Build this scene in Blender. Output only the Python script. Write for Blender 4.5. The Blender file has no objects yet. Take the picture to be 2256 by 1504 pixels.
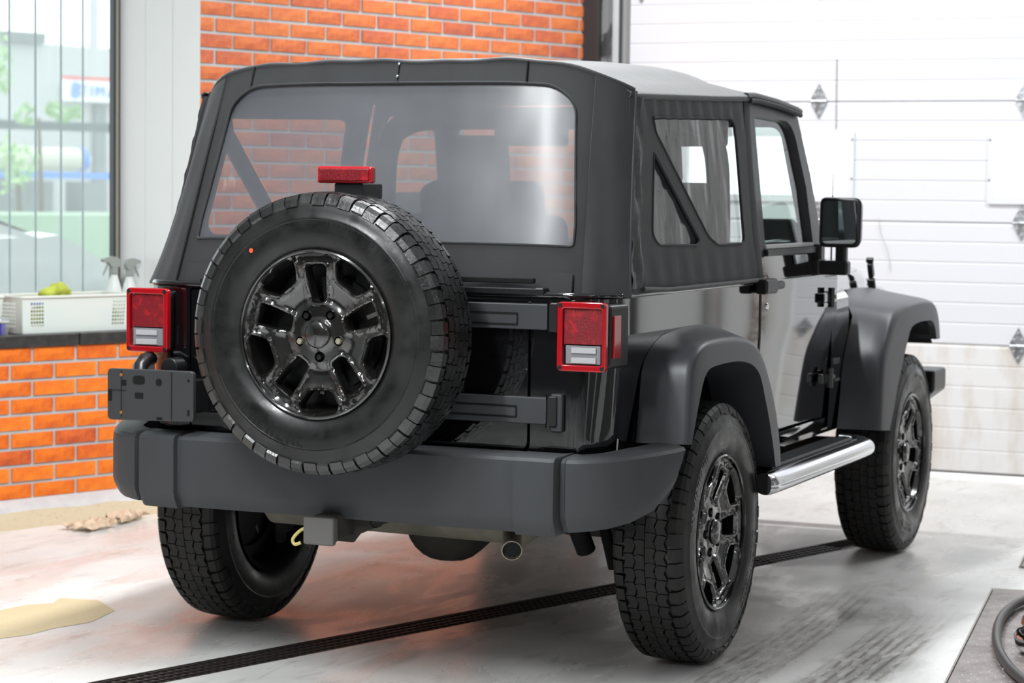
import bpy, bmesh, math, random
import numpy as np
from mathutils import Vector, Matrix
from mathutils.geometry import delaunay_2d_cdt

R = math.radians
PI = math.pi
random.seed(7)
SC = bpy.context.scene
COL = SC.collection

# ------------------------------------------------------------------ camera
cam_d = bpy.data.cameras.new('camera')
cam = bpy.data.objects.new('camera', cam_d)
COL.objects.link(cam)
SC.camera = cam
CP = Vector((-6.5740, -3.0224, 1.4224))
yaw, pitch, roll, FPX = 0.406948, -0.0656235, 0.0123526, 5030.0
Fv = Vector((math.cos(yaw) * math.cos(pitch), math.sin(yaw) * math.cos(pitch), math.sin(pitch)))
Rv = Fv.cross(Vector((0, 0, 1))).normalized()
Uv = Rv.cross(Fv)
R2 = Rv * math.cos(roll) + Uv * math.sin(roll)
U2 = -Rv * math.sin(roll) + Uv * math.cos(roll)
mw = Matrix((R2, U2, -Fv)).transposed().to_4x4()
mw.translation = CP
cam.matrix_world = mw
cam_d.sensor_width = 36
cam_d.lens = FPX / 2256 * 36
cam_d.clip_end = 300
cam_d.dof.use_dof = True
cam_d.dof.focus_distance = 6.0
cam_d.dof.aperture_fstop = 5.6

# ------------------------------------------------------------------ world, lamps, exposure
w = bpy.data.worlds.new('overcast')
SC.world = w
w.use_nodes = True
bg = w.node_tree.nodes['Background']
bg.inputs['Color'].default_value = (0.93, 0.98, 1.0, 1)
bg.inputs['Strength'].default_value = 2.7
SC.view_settings.view_transform = 'Standard'
SC.view_settings.look = 'None'
SC.view_settings.exposure = 0.0
SC.view_settings.gamma = 1.0
SC.view_settings.use_curve_mapping = False


def tube_lamp(x, y, z, lx, ly, power, col=(0.95, 0.985, 1.0)):
    d = bpy.data.lights.new('ceiling_lamp', 'AREA')
    d.shape = 'RECTANGLE'
    d.size, d.size_y = lx, ly
    d.energy = power * 0.66
    d.color = col
    o = bpy.data.objects.new('ceiling_lamp', d)
    COL.objects.link(o)
    o.location = (x, y, z)
    return o


for (x, y, z, lx, ly, pw) in [
        (-3.4, 0.15, 3.55, 2.4, 0.14, 250),
        (0.3, 0.05, 3.55, 2.4, 0.14, 275),
        (3.4, 0.7, 3.55, 0.14, 2.0, 98),
        (3.4, -2.0, 3.55, 0.14, 2.0, 100),
        (-7.0, 0.15, 3.55, 2.4, 0.14, 170),
        (-4.4, -3.6, 3.55, 2.4, 0.14, 45)]:
    tube_lamp(x, y, z, lx, ly, pw)


# ------------------------------------------------------------------ materials
def mat(name, col, rough=0.5, metal=0.0, spec=0.5, bump=None, vary=None, coat=0.0, emit=None, ior=None,
        rvary=None, trans=0.0, alpha=1.0, sheen=0.0):
    """bump=(scale, strength, dist); vary=(scale, colour2, lo, hi[, stretch]); rvary=(scale, r2, lo, hi)"""
    m = bpy.data.materials.new(name)
    m.use_nodes = True
    nt = m.node_tree
    N, L = nt.nodes, nt.links
    b = N['Principled BSDF']
    b.inputs['Base Color'].default_value = (*col, 1)
    b.inputs['Roughness'].default_value = rough
    b.inputs['Metallic'].default_value = metal
    b.inputs['Specular IOR Level'].default_value = spec
    b.inputs['Coat Weight'].default_value = coat
    b.inputs['Coat Roughness'].default_value = 0.04
    b.inputs['Transmission Weight'].default_value = trans
    b.inputs['Alpha'].default_value = alpha
    b.inputs['Sheen Weight'].default_value = sheen
    if ior:
        b.inputs['IOR'].default_value = ior
    if emit:
        b.inputs['Emission Color'].default_value = (*emit[0], 1)
        b.inputs['Emission Strength'].default_value = emit[1]
    tc = N.new('ShaderNodeTexCoord')

    def noise(scale, stretch=(1, 1, 1), detail=6):
        mp = N.new('ShaderNodeMapping')
        mp.inputs['Scale'].default_value = stretch
        L.new(tc.outputs['Object'], mp.inputs['Vector'])
        n = N.new('ShaderNodeTexNoise')
        n.inputs['Scale'].default_value = scale
        n.inputs['Detail'].default_value = detail
        n.inputs['Roughness'].default_value = 0.6
        L.new(mp.outputs['Vector'], n.inputs['Vector'])
        return n.outputs['Fac']

    if bump:
        bn = N.new('ShaderNodeBump')
        bn.inputs['Strength'].default_value = bump[1]
        bn.inputs['Distance'].default_value = bump[2]
        L.new(noise(bump[0], bump[3] if len(bump) > 3 else (1, 1, 1)), bn.inputs['Height'])
        L.new(bn.outputs['Normal'], b.inputs['Normal'])
    if vary:
        mr = N.new('ShaderNodeMapRange')
        mr.inputs['From Min'].default_value = vary[2]
        mr.inputs['From Max'].default_value = vary[3]
        L.new(noise(vary[0], vary[4] if len(vary) > 4 else (1, 1, 1)), mr.inputs['Value'])
        mx = N.new('ShaderNodeMix')
        mx.data_type = 'RGBA'
        mx.inputs['A'].default_value = (*col, 1)
        mx.inputs['B'].default_value = (*vary[1], 1)
        L.new(mr.outputs['Result'], mx.inputs['Factor'])
        L.new(mx.outputs['Result'], b.inputs['Base Color'])
    if rvary:
        mr = N.new('ShaderNodeMapRange')
        mr.inputs['From Min'].default_value = rvary[2]
        mr.inputs['From Max'].default_value = rvary[3]
        mr.inputs['To Min'].default_value = rough
        mr.inputs['To Max'].default_value = rvary[1]
        L.new(noise(rvary[0]), mr.inputs['Value'])
        L.new(mr.outputs['Result'], b.inputs['Roughness'])
    return m


def glassy(name, tint=(1, 1, 1), clear=0.85, haze_col=(0.8, 0.82, 0.85), rough=0.05, bump=None, patchy=None):
    """thin sheet: see-through plus a diffuse veil and a glossy coat"""
    m = bpy.data.materials.new(name)
    m.use_nodes = True
    nt = m.node_tree
    N, L = nt.nodes, nt.links
    N.clear()
    out = N.new('ShaderNodeOutputMaterial')
    tr = N.new('ShaderNodeBsdfTransparent')
    tr.inputs['Color'].default_value = (*tint, 1)
    df = N.new('ShaderNodeBsdfDiffuse')
    df.inputs['Color'].default_value = (*haze_col, 1)
    tl = N.new('ShaderNodeBsdfTranslucent')
    tl.inputs['Color'].default_value = (*haze_col, 1)
    m0 = N.new('ShaderNodeMixShader')
    m0.inputs[0].default_value = 0.5
    L.new(df.outputs[0], m0.inputs[1])
    L.new(tl.outputs[0], m0.inputs[2])
    m1 = N.new('ShaderNodeMixShader')
    m1.inputs[0].default_value = 1 - clear
    L.new(tr.outputs[0], m1.inputs[1])
    L.new(m0.outputs[0], m1.inputs[2])
    gl = N.new('ShaderNodeBsdfGlossy')
    gl.inputs['Roughness'].default_value = rough
    gl.inputs['Color'].default_value = (1, 1, 1, 1)
    geo = N.new('ShaderNodeNewGeometry')
    dot = N.new('ShaderNodeVectorMath')
    dot.operation = 'DOT_PRODUCT'
    L.new(geo.outputs['Incoming'], dot.inputs[0])
    L.new(geo.outputs['Normal'], dot.inputs[1])
    fa = N.new('ShaderNodeMath')
    fa.operation = 'ABSOLUTE'
    L.new(dot.outputs['Value'], fa.inputs[0])
    fb = N.new('ShaderNodeMath')
    fb.operation = 'SUBTRACT'
    fb.inputs[0].default_value = 1.0
    L.new(fa.outputs[0], fb.inputs[1])
    fc = N.new('ShaderNodeMath')
    fc.operation = 'POWER'
    L.new(fb.outputs[0], fc.inputs[0])
    fc.inputs[1].default_value = 5.0
    fr = N.new('ShaderNodeMath')
    fr.operation = 'MULTIPLY_ADD'
    L.new(fc.outputs[0], fr.inputs[0])
    fr.inputs[1].default_value = 0.95
    fr.inputs[2].default_value = 0.05
    m2 = N.new('ShaderNodeMixShader')
    L.new(fr.outputs[0], m2.inputs[0])
    L.new(m1.outputs[0], m2.inputs[1])
    L.new(gl.outputs[0], m2.inputs[2])
    L.new(m2.outputs[0], out.inputs['Surface'])
    tc = N.new('ShaderNodeTexCoord')
    if bump:
        n = N.new('ShaderNodeTexNoise')
        mp = N.new('ShaderNodeMapping')
        mp.inputs['Scale'].default_value = bump[3]
        L.new(tc.outputs['Object'], mp.inputs['Vector'])
        L.new(mp.outputs[0], n.inputs['Vector'])
        n.inputs['Scale'].default_value = bump[0]
        n.inputs['Detail'].default_value = 2
        bn = N.new('ShaderNodeBump')
        bn.inputs['Strength'].default_value = bump[1]
        bn.inputs['Distance'].default_value = bump[2]
        L.new(n.outputs['Fac'], bn.inputs['Height'])
        L.new(bn.outputs['Normal'], gl.inputs['Normal'])
        L.new(bn.outputs['Normal'], dot.inputs[1])
    if patchy:
        n = N.new('ShaderNodeTexNoise')
        n.inputs['Scale'].default_value = patchy[0]
        n.inputs['Detail'].default_value = 4
        mp = N.new('ShaderNodeMapping')
        mp.inputs['Scale'].default_value = patchy[3]
        L.new(tc.outputs['Object'], mp.inputs['Vector'])
        L.new(mp.outputs[0], n.inputs['Vector'])
        mr = N.new('ShaderNodeMapRange')
        mr.inputs['From Min'].default_value = 0.3
        mr.inputs['From Max'].default_value = 0.7
        mr.inputs['To Min'].default_value = patchy[1]
        mr.inputs['To Max'].default_value = patchy[2]
        L.new(n.outputs['Fac'], mr.inputs['Value'])
        L.new(mr.outputs[0], m1.inputs[0])
    return m


M = {}
M['paint'] = mat('gloss_black_paint', (0.004, 0.004, 0.005), 0.03, spec=0.5, coat=1.0, ior=1.6)
M['fabric'] = mat('soft_top_fabric', (0.036, 0.038, 0.040), 0.75, spec=0.3, sheen=0.12,
                  bump=(420, 0.25, 0.001), vary=(9, (0.028, 0.029, 0.031), 0.3, 0.75))
M['fabric_wet'] = mat('soft_top_fabric_smooth', (0.046, 0.046, 0.049), 0.58, spec=0.32, bump=(6, 0.4, 0.01), sheen=0.2)
M['plastic'] = mat('grey_textured_plastic', (0.050, 0.053, 0.058), 0.52, spec=0.4, bump=(900, 0.2, 0.0006),
                   vary=(5, (0.040, 0.042, 0.046), 0.35, 0.75, (1, 1, 0.25)))
M['flare'] = mat('dark_satin_plastic', (0.046, 0.047, 0.055), 0.40, spec=0.5, bump=(700, 0.15, 0.0006))
M['black_plastic'] = mat('black_plastic', (0.012, 0.012, 0.013), 0.35, spec=0.5)
M['plate_plastic'] = mat('plate_holder_plastic', (0.040, 0.042, 0.045), 0.45)
M['matte_black'] = mat('underbody_black', (0.010, 0.010, 0.010), 0.8, spec=0.2)
M['under'] = mat('dirty_undercoat', (0.03, 0.028, 0.024), 0.8, vary=(12, (0.05, 0.045, 0.035), 0.4, 0.7))
M['tire'] = mat('wet_tire_rubber', (0.009, 0.009, 0.009), 0.20, spec=0.5, bump=(45, 0.15, 0.002), rvary=(9, 0.55, 0.35, 0.65))
M['tread'] = mat('tread_rubber', (0.011, 0.011, 0.011), 0.50, spec=0.4, bump=(80, 0.2, 0.002), vary=(14, (0.020, 0.017, 0.015), 0.45, 0.75))
M['rim'] = mat('gloss_black_rim', (0.008, 0.008, 0.008), 0.16, spec=0.8, coat=0.9, ior=1.6, vary=(10, (0.014, 0.012, 0.010), 0.4, 0.7))
M['rim_dark'] = mat('rim_barrel', (0.006, 0.006, 0.006), 0.5)
M['nut'] = mat('lug_nut_black', (0.02, 0.02, 0.02), 0.35, metal=0.6)
M['nut_bare'] = mat('lug_nut_bare', (0.42, 0.38, 0.30), 0.45, metal=0.6)
M['chrome'] = mat('chrome', (0.80, 0.81, 0.84), 0.12, metal=1.0)
M['steel'] = mat('dull_steel', (0.35, 0.33, 0.30), 0.4, metal=0.9)
M['red'] = mat('red_lens', (0.42, 0.006, 0.012), 0.12, spec=0.6, coat=0.6)
M['red_dark'] = mat('red_lens_inner', (0.20, 0.004, 0.010), 0.25, spec=0.5, vary=(38, (0.45, 0.006, 0.014), 0.52, 0.66), bump=(160, 0.6, 0.003))
M['lens_white'] = mat('clear_lens', (0.50, 0.50, 0.52), 0.15, coat=0.5)
M['lens_grey'] = mat('lens_rib_grey', (0.26, 0.26, 0.28), 0.2, coat=0.5)
M['seat'] = mat('dark_seat_cloth', (0.022, 0.022, 0.025), 0.85)
M['dash'] = mat('dash_plastic', (0.02, 0.022, 0.024), 0.6)
M['beige_metal'] = mat('muffler_metal', (0.16, 0.145, 0.11), 0.6, metal=0.3, vary=(8, (0.09, 0.08, 0.06), 0.4, 0.7))
M['tip'] = mat('exhaust_tip_metal', (0.30, 0.26, 0.20), 0.5, metal=0.5)
M['hitch'] = mat('hitch_cap_grey', (0.13, 0.125, 0.12), 0.6)
M['dot'] = mat('orange_dot', (0.75, 0.10, 0.04), 0.5)
M['badge'] = mat('badge_grey', (0.18, 0.17, 0.18), 0.35)
M['vinyl_rear'] = glassy('hazy_vinyl_rear', (0.93, 0.93, 0.96), 0.62, (0.31, 0.325, 0.36), 0.30, (2.6, 0.35, 0.03, (1, 1, 0.6)),
                         patchy=(2.2, 0.54, 0.72, (1, 0.7, 1.3)))
M['vinyl_side'] = glassy('side_vinyl', (0.95, 0.96, 0.98), 0.86, (0.45, 0.47, 0.50), 0.10, (5.0, 0.45, 0.03, (1.2, 1, 0.35)),
                         patchy=(6, 0.08, 0.24, (1.5, 1, 0.5)))
M['glass'] = glassy('car_glass', (0.80, 0.90, 0.86), 0.98, (0.7, 0.8, 0.8), 0.01)
M['pane'] = glassy('window_pane', (0.92, 0.97, 0.95), 0.64, (0.84, 0.92, 0.91), 0.02)
M['door_pane'] = glassy('door_pane', (0.98, 1, 1), 0.9, (0.9, 0.9, 0.9), 0.05)
M['mirror'] = mat('mirror_glass', (0.75, 0.80, 0.80), 0.02, metal=1.0)

M['mortar'] = mat('grey_mortar', (0.40, 0.43, 0.43), 0.9, bump=(60, 0.5, 0.004), vary=(6, (0.50, 0.53, 0.53), 0.3, 0.7))
brick_cols = [((0.84, 0.185, 0.012), (0.62, 0.105, 0.010)), ((0.80, 0.165, 0.014), (0.88, 0.235, 0.018)),
              ((0.66, 0.11, 0.012), (0.84, 0.18, 0.014)), ((0.36, 0.055, 0.022), (0.62, 0.10, 0.015)),
              ((0.86, 0.20, 0.012), (0.70, 0.125, 0.010)), ((0.70, 0.13, 0.02), (0.46, 0.07, 0.02))]
brick_cols += [((0.634, 0.168, 0.047), (0.458, 0.099, 0.043)), ((0.581, 0.146, 0.052), (0.669, 0.198, 0.052)),  # paler upper-wall bricks, with haze and gloss mixed into their colour
               ((0.475, 0.107, 0.052), (0.616, 0.155, 0.052)), ((0.352, 0.082, 0.060), (0.528, 0.120, 0.052)),
               ((0.651, 0.185, 0.052), (0.546, 0.129, 0.043)), ((0.528, 0.129, 0.052), (0.370, 0.086, 0.052))]
BR = [mat('orange_brick', c[0], 0.55, spec=0.4, bump=(30, 0.8, 0.006), vary=(15, c[1], 0.42, 0.64)) for c in brick_cols]
M['sill'] = mat('dark_stone_sill', (0.035, 0.033, 0.033), 0.35, vary=(30, (0.06, 0.055, 0.05), 0.4, 0.7))
M['pvc'] = mat('white_pvc_panel', (0.80, 0.80, 0.79), 0.35)
M['white_wall'] = mat('white_wall_paint', (0.72, 0.72, 0.71), 0.7)
M['grey_wall'] = mat('grey_wall_paint', (0.30, 0.30, 0.29), 0.6, vary=(2, (0.38, 0.37, 0.36), 0.4, 0.6))
M['right_wall'] = mat('right_wall_paint', (0.13, 0.13, 0.13), 0.7)
M['dark_wall'] = mat('dark_back_wall', (0.07, 0.07, 0.07), 0.7)
M['ceil'] = mat('ceiling_paint', (0.62, 0.63, 0.65), 0.9)
M['alu_dark'] = mat('dark_window_frame', (0.05, 0.055, 0.06), 0.4)
M['alu_beige'] = mat('beige_gasket', (0.30, 0.27, 0.22), 0.5)
M['bar'] = mat('bar_paint', (0.10, 0.17, 0.20), 0.5)
M['door_panel'] = mat('white_door_panel', (0.74, 0.755, 0.79), 0.30, spec=0.4)
M['door_dirty'] = mat('white_door_panel_dirty', (0.76, 0.76, 0.76), 0.38, spec=0.4,
                      vary=(5, (0.62, 0.57, 0.51), 0.46, 0.72, (1, 1.6, 0.5)))
M['galv'] = mat('galvanised_steel', (0.55, 0.57, 0.60), 0.35, metal=0.8, vary=(40, (0.30, 0.30, 0.30), 0.45, 0.6))
M['gasket'] = mat('grey_rubber_seal', (0.25, 0.24, 0.24), 0.6)
M['rail'] = mat('light_grey_rail', (0.55, 0.55, 0.55), 0.4)
M['col_black'] = mat('black_column_paint', (0.022, 0.018, 0.018), 0.5)
M['col_grey'] = mat('worn_grey_column_paint', (0.20, 0.20, 0.20), 0.5, vary=(5.5, (0.035, 0.03, 0.03), 0.50, 0.56))
M['rust'] = mat('rusty_base', (0.25, 0.20, 0.18), 0.7, vary=(25, (0.55, 0.50, 0.47), 0.45, 0.6))
M['grate'] = mat('grate_iron', (0.055, 0.045, 0.042), 0.5, metal=0.3)
M['pit'] = mat('drain_pit', (0.008, 0.007, 0.007), 0.9)
M['checker'] = mat('worn_steel_plate', (0.20, 0.175, 0.165), 0.36, metal=0.5, vary=(7, (0.30, 0.27, 0.26), 0.35, 0.7), rvary=(20, 0.55, 0.35, 0.65))
M['patch'] = mat('yellow_epoxy_patch', (0.58, 0.47, 0.29), 0.6, vary=(60, (0.42, 0.33, 0.21), 0.60, 0.70))
M['curb_grey'] = mat('grey_concrete_skirt', (0.48, 0.49, 0.50), 0.8, vary=(8, (0.6, 0.6, 0.6), 0.4, 0.7))
M['curb_sand'] = mat('sandy_concrete', (0.52, 0.45, 0.31), 0.8, vary=(50, (0.42, 0.35, 0.24), 0.55, 0.7))
M['paper'] = mat('brown_paper', (0.62, 0.47, 0.34), 0.8, vary=(20, (0.40, 0.28, 0.18), 0.5, 0.7))
M['crate'] = mat('white_crate_plastic', (0.72, 0.72, 0.68), 0.4, spec=0.4)
M['crate'].node_tree.nodes['Principled BSDF'].inputs['Subsurface Weight'].default_value = 0.2
M['cloth'] = mat('yellow_cloth', (0.50, 0.55, 0.08), 0.9, vary=(12, (0.28, 0.30, 0.03), 0.4, 0.7))
M['blue'] = mat('blue_plastic', (0.10, 0.14, 0.45), 0.5)
M['purple'] = mat('purple_label', (0.05, 0.03, 0.35), 0.4)
M['bottle'] = mat('milky_bottle', (0.78, 0.80, 0.78), 0.3)
M['trigger'] = mat('grey_trigger', (0.33, 0.35, 0.33), 0.4)
M['cup'] = glassy('clear_cup', (0.9, 0.93, 0.95), 0.7, (0.7, 0.75, 0.8), 0.05)
M['hose'] = mat('black_hose', (0.045, 0.04, 0.04), 0.4)
M['brown_gloss'] = mat('brown_gloss_casing', (0.16, 0.07, 0.05), 0.15, coat=0.8)
M['yellow_wire'] = mat('yellow_green_wire', (0.72, 0.62, 0.22), 0.4)
# outdoors
M['grass'] = mat('grass_ground', (0.34, 0.45, 0.35), 0.95, vary=(0.8, (0.26, 0.40, 0.27), 0.4, 0.6))
M['asphalt'] = mat('pale_asphalt', (0.50, 0.50, 0.50), 0.9)
M['bld_grey'] = mat('pale_grey_concrete', (0.50, 0.52, 0.53), 0.9)
M['bld_dark'] = mat('grey_shed', (0.22, 0.24, 0.25), 0.9)
M['bld_white'] = mat('white_render', (0.75, 0.77, 0.77), 0.9)
M['leaf'] = mat('leaf_green', (0.40, 0.58, 0.30), 0.8)
M['bark'] = mat('bark', (0.12, 0.09, 0.06), 0.9)
M['car_white'] = mat('white_car_paint', (0.88, 0.90, 0.91), 0.2, coat=0.5)
M['tank'] = mat('cream_tank', (0.60, 0.58, 0.50), 0.6)
M['blue_beam'] = mat('blue_beam_paint', (0.10, 0.25, 0.75), 0.5)
M['beam_dark'] = mat('dark_beam', (0.09, 0.11, 0.12), 0.7)
M['sign_white'] = mat('white_sign', (0.86, 0.88, 0.88), 0.6)
M['sign_blue'] = mat('blue_letters', (0.10, 0.28, 0.70), 0.6)
M['sign_red'] = mat('red_edge', (0.75, 0.15, 0.15), 0.6)


def floor_material():
    m = bpy.data.materials.new('wet_painted_concrete')
    m.use_nodes = True
    nt = m.node_tree
    N, L = nt.nodes, nt.links
    b = N['Principled BSDF']
    geo = N.new('ShaderNodeNewGeometry')

    def noise(scale, stretch=(1, 1, 1), rot=0.0, detail=8, dist=0.0, rough=0.6):
        mp = N.new('ShaderNodeMapping')
        mp.vector_type = 'POINT'
        mp.inputs['Rotation'].default_value = (0, 0, rot)
        mp.inputs['Scale'].default_value = stretch
        L.new(geo.outputs['Position'], mp.inputs['Vector'])
        n = N.new('ShaderNodeTexNoise')
        n.inputs['Scale'].default_value = scale
        n.inputs['Detail'].default_value = detail
        n.inputs['Roughness'].default_value = rough
        n.inputs['Distortion'].default_value = dist
        L.new(mp.outputs['Vector'], n.inputs['Vector'])
        return n.outputs['Fac']

    def rng(src, a, c, to0=0.0, to1=1.0, smooth=True):
        mr = N.new('ShaderNodeMapRange')
        if smooth:
            mr.interpolation_type = 'SMOOTHSTEP'
        mr.inputs['From Min'].default_value = a
        mr.inputs['From Max'].default_value = c
        mr.inputs['To Min'].default_value = to0
        mr.inputs['To Max'].default_value = to1
        L.new(src, mr.inputs['Value'])
        return mr.outputs['Result']

    def math_(op, a, c=None):
        n = N.new('ShaderNodeMath')
        n.operation = op
        for i, v in enumerate((a, c)):
            if v is None:
                continue
            if isinstance(v, (int, float)):
                n.inputs[i].default_value = v
            else:
                L.new(v, n.inputs[i])
        return n.outputs[0]

    def mix(f, a, c):
        mx = N.new('ShaderNodeMix')
        mx.data_type = 'RGBA'
        L.new(f, mx.inputs['Factor'])
        for k, v in (('A', a), ('B', c)):
            if isinstance(v, tuple):
                mx.inputs[k].default_value = (*v, 1)
            else:
                L.new(v, mx.inputs[k])
        return mx.outputs['Result']

    col = mix(rng(noise(0.9, detail=10), 0.35, 0.65), (0.60, 0.595, 0.58), (0.75, 0.74, 0.72))
    col = mix(rng(noise(3.0, (1, 3.0, 1), R(19), 10, 1.0), 0.52, 0.72, 0, 0.55), col, (0.40, 0.39, 0.37))
    col = mix(rng(noise(22, (1, 2.5, 1), R(19), 6), 0.60, 0.75, 0, 0.5), col, (0.28, 0.26, 0.24))
    # tracks left by tyres on the driver's way in: stripes in a gently curved band
    sep = N.new('ShaderNodeSeparateXYZ')
    L.new(geo.outputs['Position'], sep.inputs[0])
    px, py = sep.outputs[0], sep.outputs[1]
    for (y0, bend, wd, x_hi, amp) in ((-0.99, 0.030, 0.13, 1.7, 0.75), (-1.30, 0.02, 0.14, 1.3, 0.85)):
        yc = math_('ADD', math_('MULTIPLY', math_('MULTIPLY', px, px), bend), y0)
        d = math_('SUBTRACT', py, yc)
        band = rng(math_('ABSOLUTE', d), wd, wd * 0.6)
        xf = rng(px, x_hi, x_hi - 0.9)
        st = math_('SINE', math_('MULTIPLY', d, 190.0))
        st = rng(st, -0.3, 0.9)
        br = rng(noise(7, (1, 5, 1), 0, 4), 0.34, 0.56)
        f = math_('MULTIPLY', math_('MULTIPLY', band, xf), math_('MULTIPLY', math_('ADD', math_('MULTIPLY', st, 0.5), 0.5), br))
        col = mix(math_('MULTIPLY', f, amp), col, (0.20, 0.18, 0.155))
    L.new(col, b.inputs['Base Color'])
    wet = rng(noise(1.1, (1, 2.2, 1), R(19), 6, 0.5), 0.36, 0.60)
    rg = math_('ADD', math_('MULTIPLY', wet, 0.26), 0.10)
    rg = math_('ADD', rg, math_('MULTIPLY', noise(14, (1, 3, 1), R(19)), 0.10))
    L.new(rg, b.inputs['Roughness'])
    b.inputs['Specular IOR Level'].default_value = 0.5
    bn = N.new('ShaderNodeBump')
    bn.inputs['Strength'].default_value = 0.25
    bn.inputs['Distance'].default_value = 0.004
    L.new(noise(16, (1, 2, 1), R(19), 8), bn.inputs['Height'])
    L.new(bn.outputs['Normal'], b.inputs['Normal'])
    return m


M['floor'] = floor_material()


# ------------------------------------------------------------------ mesh helpers
class MB:
    def __init__(s):
        s.v, s.f = [], []

    def add(s, vs, fs):
        n = len(s.v)
        s.v += [tuple(p) for p in vs]
        s.f += [tuple(i + n for i in f) for f in fs]
        return s

    def box(s, c, size, rot=None, taper=None):
        hx, hy, hz = size[0] / 2, size[1] / 2, size[2] / 2
        pts = []
        for z in (-1, 1):
            k = 1.0 if (taper is None or z < 0) else taper
            for x, y in ((-1, -1), (1, -1), (1, 1), (-1, 1)):
                pts.append(Vector((x * hx * k, y * hy * k, z * hz)))
        if rot is not None:
            pts = [rot @ p for p in pts]
        c = Vector(c)
        return s.add([p + c for p in pts],
                     [(3, 2, 1, 0), (4, 5, 6, 7), (0, 1, 5, 4), (1, 2, 6, 5), (2, 3, 7, 6), (3, 0, 4, 7)])

    def prism(s, poly, f0, f1):
        """poly list of 2D; f0/f1 map 2D -> 3D for the two caps"""
        n = len(poly)
        a = [f0(p) for p in poly]
        b = [f1(p) for p in poly]
        return s.add(a + b, [tuple(range(n - 1, -1, -1)), tuple(range(n, 2 * n))] +
                     [(i, (i + 1) % n, (i + 1) % n + n, i + n) for i in range(n)])

    def tube(s, path, r, seg=12, caps=True, flat=1.0):
        path = [Vector(p) for p in path]
        n = len(path)
        rs = r if isinstance(r, (list, tuple)) else [r] * n
        T = [(path[min(i + 1, n - 1)] - path[max(i - 1, 0)]).normalized() for i in range(n)]
        up = Vector((0, 0, 1)) if abs(T[0].z) < 0.9 else Vector((1, 0, 0))
        a = T[0].cross(up).normalized()
        vs = []
        for i in range(n):
            a = (a - T[i] * a.dot(T[i])).normalized()
            b = T[i].cross(a)
            for k in range(seg):
                t = 2 * PI * k / seg
                vs.append(path[i] + (a * math.cos(t) + b * math.sin(t) * flat) * rs[i])
        fs = [(i * seg + k, i * seg + (k + 1) % seg, (i + 1) * seg + (k + 1) % seg, (i + 1) * seg + k)
              for i in range(n - 1) for k in range(seg)]
        if caps:
            fs += [tuple(range(seg - 1, -1, -1)), tuple(range((n - 1) * seg, n * seg))]
        return s.add(vs, fs)

    def lathe(s, prof, seg=48, axis='Y', c=(0, 0, 0), closed=False, rot=None):
        """prof: (h, r) along axis"""
        vs = []
        c = Vector(c)
        for h, r in prof:
            for k in range(seg):
                t = 2 * PI * k / seg
                x, z = r * math.cos(t), r * math.sin(t)
                p = Vector((x, h, z)) if axis == 'Y' else (Vector((x, z, h)) if axis == 'Z' else Vector((h, x, z)))
                if rot is not None:
                    p = rot @ p
                vs.append(p + c)
        n = len(prof)
        rows = n if closed else n - 1
        fs = [(i * seg + k, ((i + 1) % n) * seg + k, ((i + 1) % n) * seg + (k + 1) % seg, i * seg + (k + 1) % seg)
              for i in range(rows) for k in range(seg)]
        return s.add(vs, fs)

    def grid(s, rows):
        n, m = len(rows), len(rows[0])
        vs = [p for r in rows for p in r]
        return s.add(vs, [(i * m + j, i * m + j + 1, (i + 1) * m + j + 1, (i + 1) * m + j)
                          for i in range(n - 1) for j in range(m - 1)])

    def build(s, name, m, parent=None, smooth=None, bevel=None, solid=None, seg=2, recalc=True, kind=None, label=None, sub=None):
        me = bpy.data.meshes.new(name)
        me.from_pydata([tuple(v) for v in s.v], [], s.f)
        me.validate()
        if recalc:
            bm = bmesh.new()
            bm.from_mesh(me)
            bmesh.ops.recalc_face_normals(bm, faces=bm.faces)
            bm.to_mesh(me)
            bm.free()
        if smooth is not None:
            me.polygons.foreach_set('use_smooth', [True] * len(me.polygons))
            me.set_sharp_from_angle(angle=R(smooth))
        if isinstance(m, (list, tuple)):
            for x in m:
                me.materials.append(x)
        else:
            me.materials.append(m)
        o = bpy.data.objects.new(name, me)
        COL.objects.link(o)
        o.parent = parent
        if solid:
            md = o.modifiers.new('solid', 'SOLIDIFY')
            md.thickness, md.offset = solid
            if smooth is not None and not bevel:
                es = o.modifiers.new('split', 'EDGE_SPLIT')
                es.split_angle = R(smooth)
        if bevel:
            md = o.modifiers.new('bevel', 'BEVEL')
            md.width = bevel
            md.segments = seg
            md.limit_method = 'ANGLE'
            md.angle_limit = R(35)
            md.harden_normals = True
            if smooth is None:
                me.polygons.foreach_set('use_smooth', [True] * len(me.polygons))
                me.set_sharp_from_angle(angle=R(50))
        if sub:
            md = o.modifiers.new('sub', 'SUBSURF')
            md.levels = md.render_levels = sub
        if kind:
            o['kind'] = kind
        if label:
            o['label'] = label
        return o


def tag(o, label, cat, group=None, kind=None):
    o['label'] = label
    o['category'] = cat
    if group:
        o['group'] = group
    if kind:
        o['kind'] = kind
    return o


def empty(name, loc=(0, 0, 0), rz=0.0, parent=None):
    o = bpy.data.objects.new(name, None)
    o.empty_display_size = 0.1
    COL.objects.link(o)
    o.location = loc
    o.rotation_euler = (0, 0, rz)
    o.parent = parent
    return o


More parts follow.
